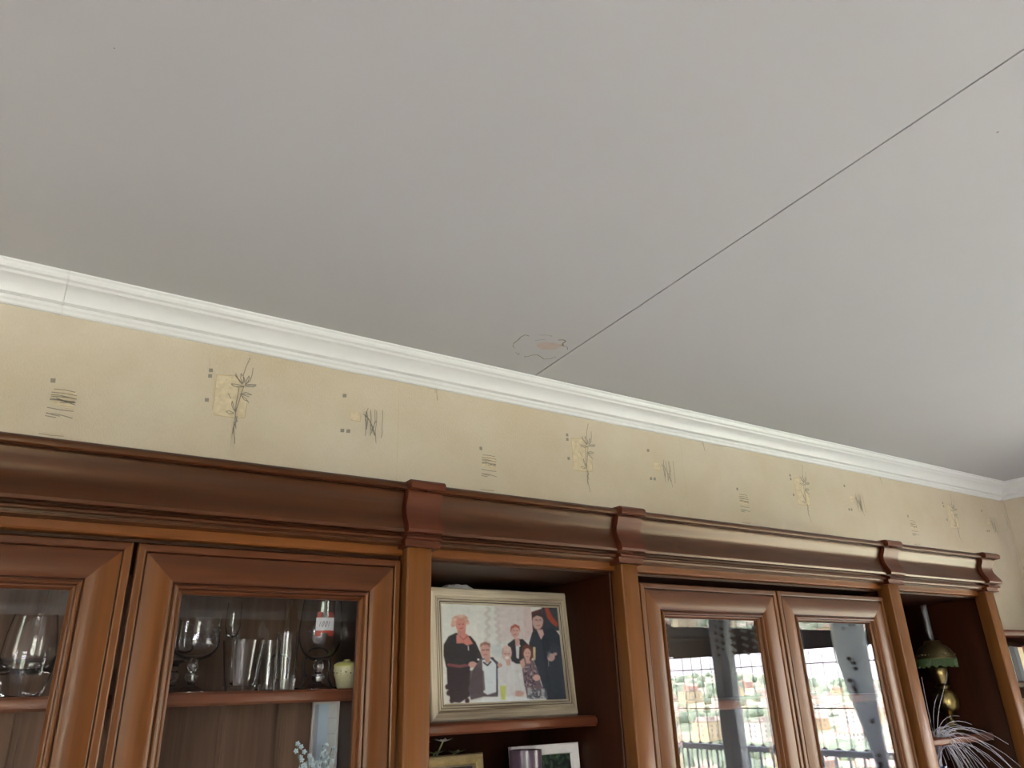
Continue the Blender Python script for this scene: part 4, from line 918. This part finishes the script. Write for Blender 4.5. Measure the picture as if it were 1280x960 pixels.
# ------------------------------------------------------------------ small bookcase in the corner with books
bc = thing('bookcase', 'low dark cherry bookcase in the corner right of the wall unit', 'bookcase', (3.35, YB-.02, 0))
BY = 1.44
q = MB(); q.box(2.76, 3.98, BY-.01, YBK, Z(.134), Z(.156), b=.003); q.build('top_board', M['cap'], bc)
q = MB(); q.box(2.77, 2.79, BY, YBK, 0, Z(.134)); q.box(3.95, 3.97, BY, YBK, 0, Z(.134)); q.box(2.79, 3.95, YBK-.01, YBK, 0, Z(.134)); q.build('carcase', M['inner'], bc)
for zz in (-.020, -.29, -.56, -.83, -1.1, -1.4):
    q = MB(); q.box(2.791, 3.949, BY+.005, YBK-.011, Z(zz)-.020, Z(zz), b=.002); q.build('shelf', M['inner'], bc)
bcols = [('grey', (120, 122, 134)), ('dark grey', (70, 72, 82)), ('black', (24, 24, 28)), ('white', (214, 216, 220)), ('cream', (208, 190, 150)), ('tan', (186, 142, 92)), ('pale blue', (150, 176, 190)), ('teal', (70, 110, 120)), ('red', (130, 44, 40))]
BM = {n_: plain('cover_'+n_.replace(' ', '_'), c, .45, var=.05) for n_, c in bcols}
M['pages'] = plain('book_pages', (222, 214, 196), .8, scale=200)
def book(x, th, h, d, z, col, label, lean=0):
    t_ = thing('book', label, 'book', (x, BY+.02, z), 'books in the corner bookcase', rot=(0, lean, 0))
    q = MB(); q.box(0, th, 0, .003, 0, h); q.box(0, .002, .003, d, 0, h); q.box(th-.002, th, .003, d, 0, h); q.build('cover', BM[col], t_, world=False)
    q = MB(); q.box(.0021, th-.0021, .004, d-.004, .003, h-.004); q.build('pages', M['pages'], t_, world=False)
seqt = ['grey', 'dark grey', 'black', 'red', 'dark grey', 'grey', 'teal', 'grey', 'white', 'black', 'dark grey', 'cream', 'red', 'grey', 'teal', 'black', 'tan', 'white', 'grey', 'cream']
x = 2.80
random.seed(4)
ORD = ['leftmost', 'second', 'third', 'fourth', 'fifth', 'sixth', 'seventh', 'eighth', 'ninth', 'tenth', 'eleventh', 'twelfth', 'thirteenth', 'fourteenth', 'fifteenth', 'sixteenth', 'seventeenth', 'eighteenth', 'nineteenth', 'twentieth', 'twenty-first', 'twenty-second', 'twenty-third', 'twenty-fourth', 'twenty-fifth']
i = 0
while x < 3.42:
    th = random.uniform(.022, .038); h = .122 - .006*random.random()
    book(x, th, h, .18, Z(-.0198), seqt[i % len(seqt)], f'{seqt[i % len(seqt)]} book, {ORD[i]} in line on the top shelf of the corner bookcase'); x += th+.0012; i += 1
x = 2.80; i = 0
seq2 = ['teal', 'pale blue', 'cream', 'grey', 'pale blue', 'white', 'pale blue', 'cream', 'tan', 'teal', 'cream', 'tan', 'black', 'white']
for i in range(14):
    th = random.uniform(.022, .036); h = .19+.03*random.random()
    book(x, th, h, .18, Z(-.2898), seq2[i], f'{seq2[i]} book, {ORD[i]} in line on the second shelf of the corner bookcase'); x += th+.0012

# ------------------------------------------------------------------ chandelier, hanging crystals and curtain (mirrored in the panes)
M['bronze'] = plain('dark_bronze', (48, 40, 34), .4, metal=.8); M['bulb'] = plain('frosted_bulb', (226, 226, 222), .3)
ch_ = thing('chandelier', 'dark bronze chandelier with candle bulbs hanging from the ceiling, mirrored in the left panes', 'chandelier', (1.05, -.93, 0))
c = Vector((1.05, -.93, 0))
q = MB(); q.tube([(c.x, c.y, 2.02), (c.x, c.y, CEIL-.03)], .006, 8); q.lathe([(.001, -.03), (.05, -.03), (.06, -.005), (.06, 0), (.001, 0)], (c.x, c.y, CEIL), 20); q.build('stem', M['bronze'], ch_)
q = MB(); q.lathe([(.001, 1.72), (.02, 1.73), (.045, 1.78), (.03, 1.84), (.012, 1.88), (.03, 1.95), (.012, 2.03), (.001, 2.04)], (c.x, c.y, 0), 20); q.build('body', M['bronze'], ch_)
for k in range(6):
    a = 2*math.pi*k/6+.3; dx, dy = math.cos(a), math.sin(a)
    q = MB(); q.tube([(c.x+dx*r, c.y+dy*r, z) for r, z in ((.03, 1.78), (.09, 1.70), (.17, 1.70), (.22, 1.75), (.24, 1.80))], .007, 8); q.lathe([(.001, 0), (.03, .004), (.03, .008), (.012, .012), (.012, .07), (.001, .071)], (c.x+dx*.24, c.y+dy*.24, 1.80), 14)
    ar = q.build('arm', M['bronze'], ch_)
    q = MB(); q.lathe([(.001, 0), (.010, .004), (.016, .025), (.014, .045), (.006, .065), (.001, .075)], (c.x+dx*.24, c.y+dy*.24, 1.871), 12); q.build('candle_bulb', M['bulb'], ar)
M['amber'] = plain('amber_beads', (120, 84, 60), .2, coat=1); M['bead'] = real_glass('crystal_beads')
cm = thing('bead_mobile', 'hanging mobile of clear and amber bead strings by the balcony window, mirrored in the glass', 'mobile', (3.30, -.26, 0))
q = MB(); q.tube([(3.30+.12*math.cos(a/12*2*math.pi), -.26+.12*math.sin(a/12*2*math.pi), 2.16) for a in range(13)], .004, 6); q.tube([(3.3, -.26, 2.16), (3.3, -.26, CEIL)], .002, 5)
for a in (0, 90, 180, 270): q.tube([(3.3, -.26, 2.24), (3.3+.12*math.cos(R(a)), -.26+.12*math.sin(R(a)), 2.16)], .0015, 5)
q.build('ring', M['bronze'], cm)
for k in range(12):
    a = 2*math.pi*k/12; x, y = 3.3+.12*math.cos(a), -.26+.12*math.sin(a); q = MB(); n = 19+(k*5) % 3
    for i in range(n): q.ball((x, y, 2.14-i*.0185), .0085, 6, (i+k) % 2)
    q.tube([(x, y, 2.16), (x, y, 2.14-n*.0185)], .0008, 4, 1); q.build('bead_string', [M['bulb'], M['amber']], cm)
M['drape'] = plain('white_drape', (226, 230, 236), .8, var=.02)
def sheer(m):
    t = m.node_tree; b = t.nodes['Principled BSDF']; out = t.nodes['Material Output']
    tl = t.nodes.new('ShaderNodeBsdfTranslucent'); tl.inputs[0].default_value = (.93, .95, .99, 1); mx = t.nodes.new('ShaderNodeMixShader'); mx.inputs[0].default_value = .72
    t.links.new(b.outputs[0], mx.inputs[1]); t.links.new(tl.outputs[0], mx.inputs[2]); t.links.new(mx.outputs[0], out.inputs[0])
sheer(M['drape']); M['embro'] = plain('grey_embroidery', (84, 88, 96), .8)
dr = thing('curtain', 'white curtain with grey flower embroidery gathered beside the balcony window', 'curtain', (XR-.14, .1, 0))
q = MB(); rings = []; NZ = 40; NP = 70
def drape_pt(u, t):
    # t 0 top .. 1 bottom ; u 0..1 across
    zt = 2.36-2.33*t
    yl = float(np.interp(zt, [.0, .8, 1.05, 1.216, 1.355, 1.55, 1.74, 2.0, 2.36], [-.14, -.06, .052, .048, .017, -.032, -.073, -.08, -.10]))
    yr = float(np.interp(zt, [.0, .8, 1.05, 1.3, 2.36], [.24, .18, .108, .11, .125]))
    tie = max(0, 1-abs(zt-1.05)/.9); yc = (yl+yr)/2; w0 = yr-yl
    return (XR-.13-.022*math.cos(u*math.pi*18)*(1-.3*tie)-.02*tie, yc+(u-.5)*w0, zt)
vs = [drape_pt(i/NP, j/NZ) for j in range(NZ+1) for i in range(NP+1)]
back = [(x+.0018, y, z) for x, y, z in vs]
n0 = len(vs); fs = []
for j in range(NZ):
    for i in range(NP):
        a = j*(NP+1)+i; fs.append((a, a+1, a+NP+2, a+NP+1))
q.add(vs, fs); cb = q.build('drape', M['drape'], dr)
q = MB(); rs = np.random.RandomState(8)
for (uc, tc_) in ((.25, .15), (.6, .17), (.72, .19), (.3, .33), (.65, .40), (.45, .48), (.7, .12), (.5, .28)):
    for k in range(9):
        u = uc+rs.uniform(-.09, .09); t = tc_+rs.uniform(-.016, .016); x, y, z = drape_pt(u, t); x -= .006
        p = []
        for a in range(6): p.append((x, y+.014*math.cos(a*1.047), z+.011*math.sin(a*1.047)))
        q.add(p, [tuple(range(6))])
q.build('embroidery', M['embro'], cb)
q = MB(); q.tube([(XR-.14, -.75, 2.39), (XR-.14, .62, 2.39)], .012, 8); q.build('curtain_rod', M['bronze'], dr)
q = MB(); q.lathe([(.040, -.02), (.045, 0), (.040, .02), (.034, .02), (.034, -.02)], (XR-.15, .08, 1.05), 20, close=True); q.build('tieback', M['drape'], dr)
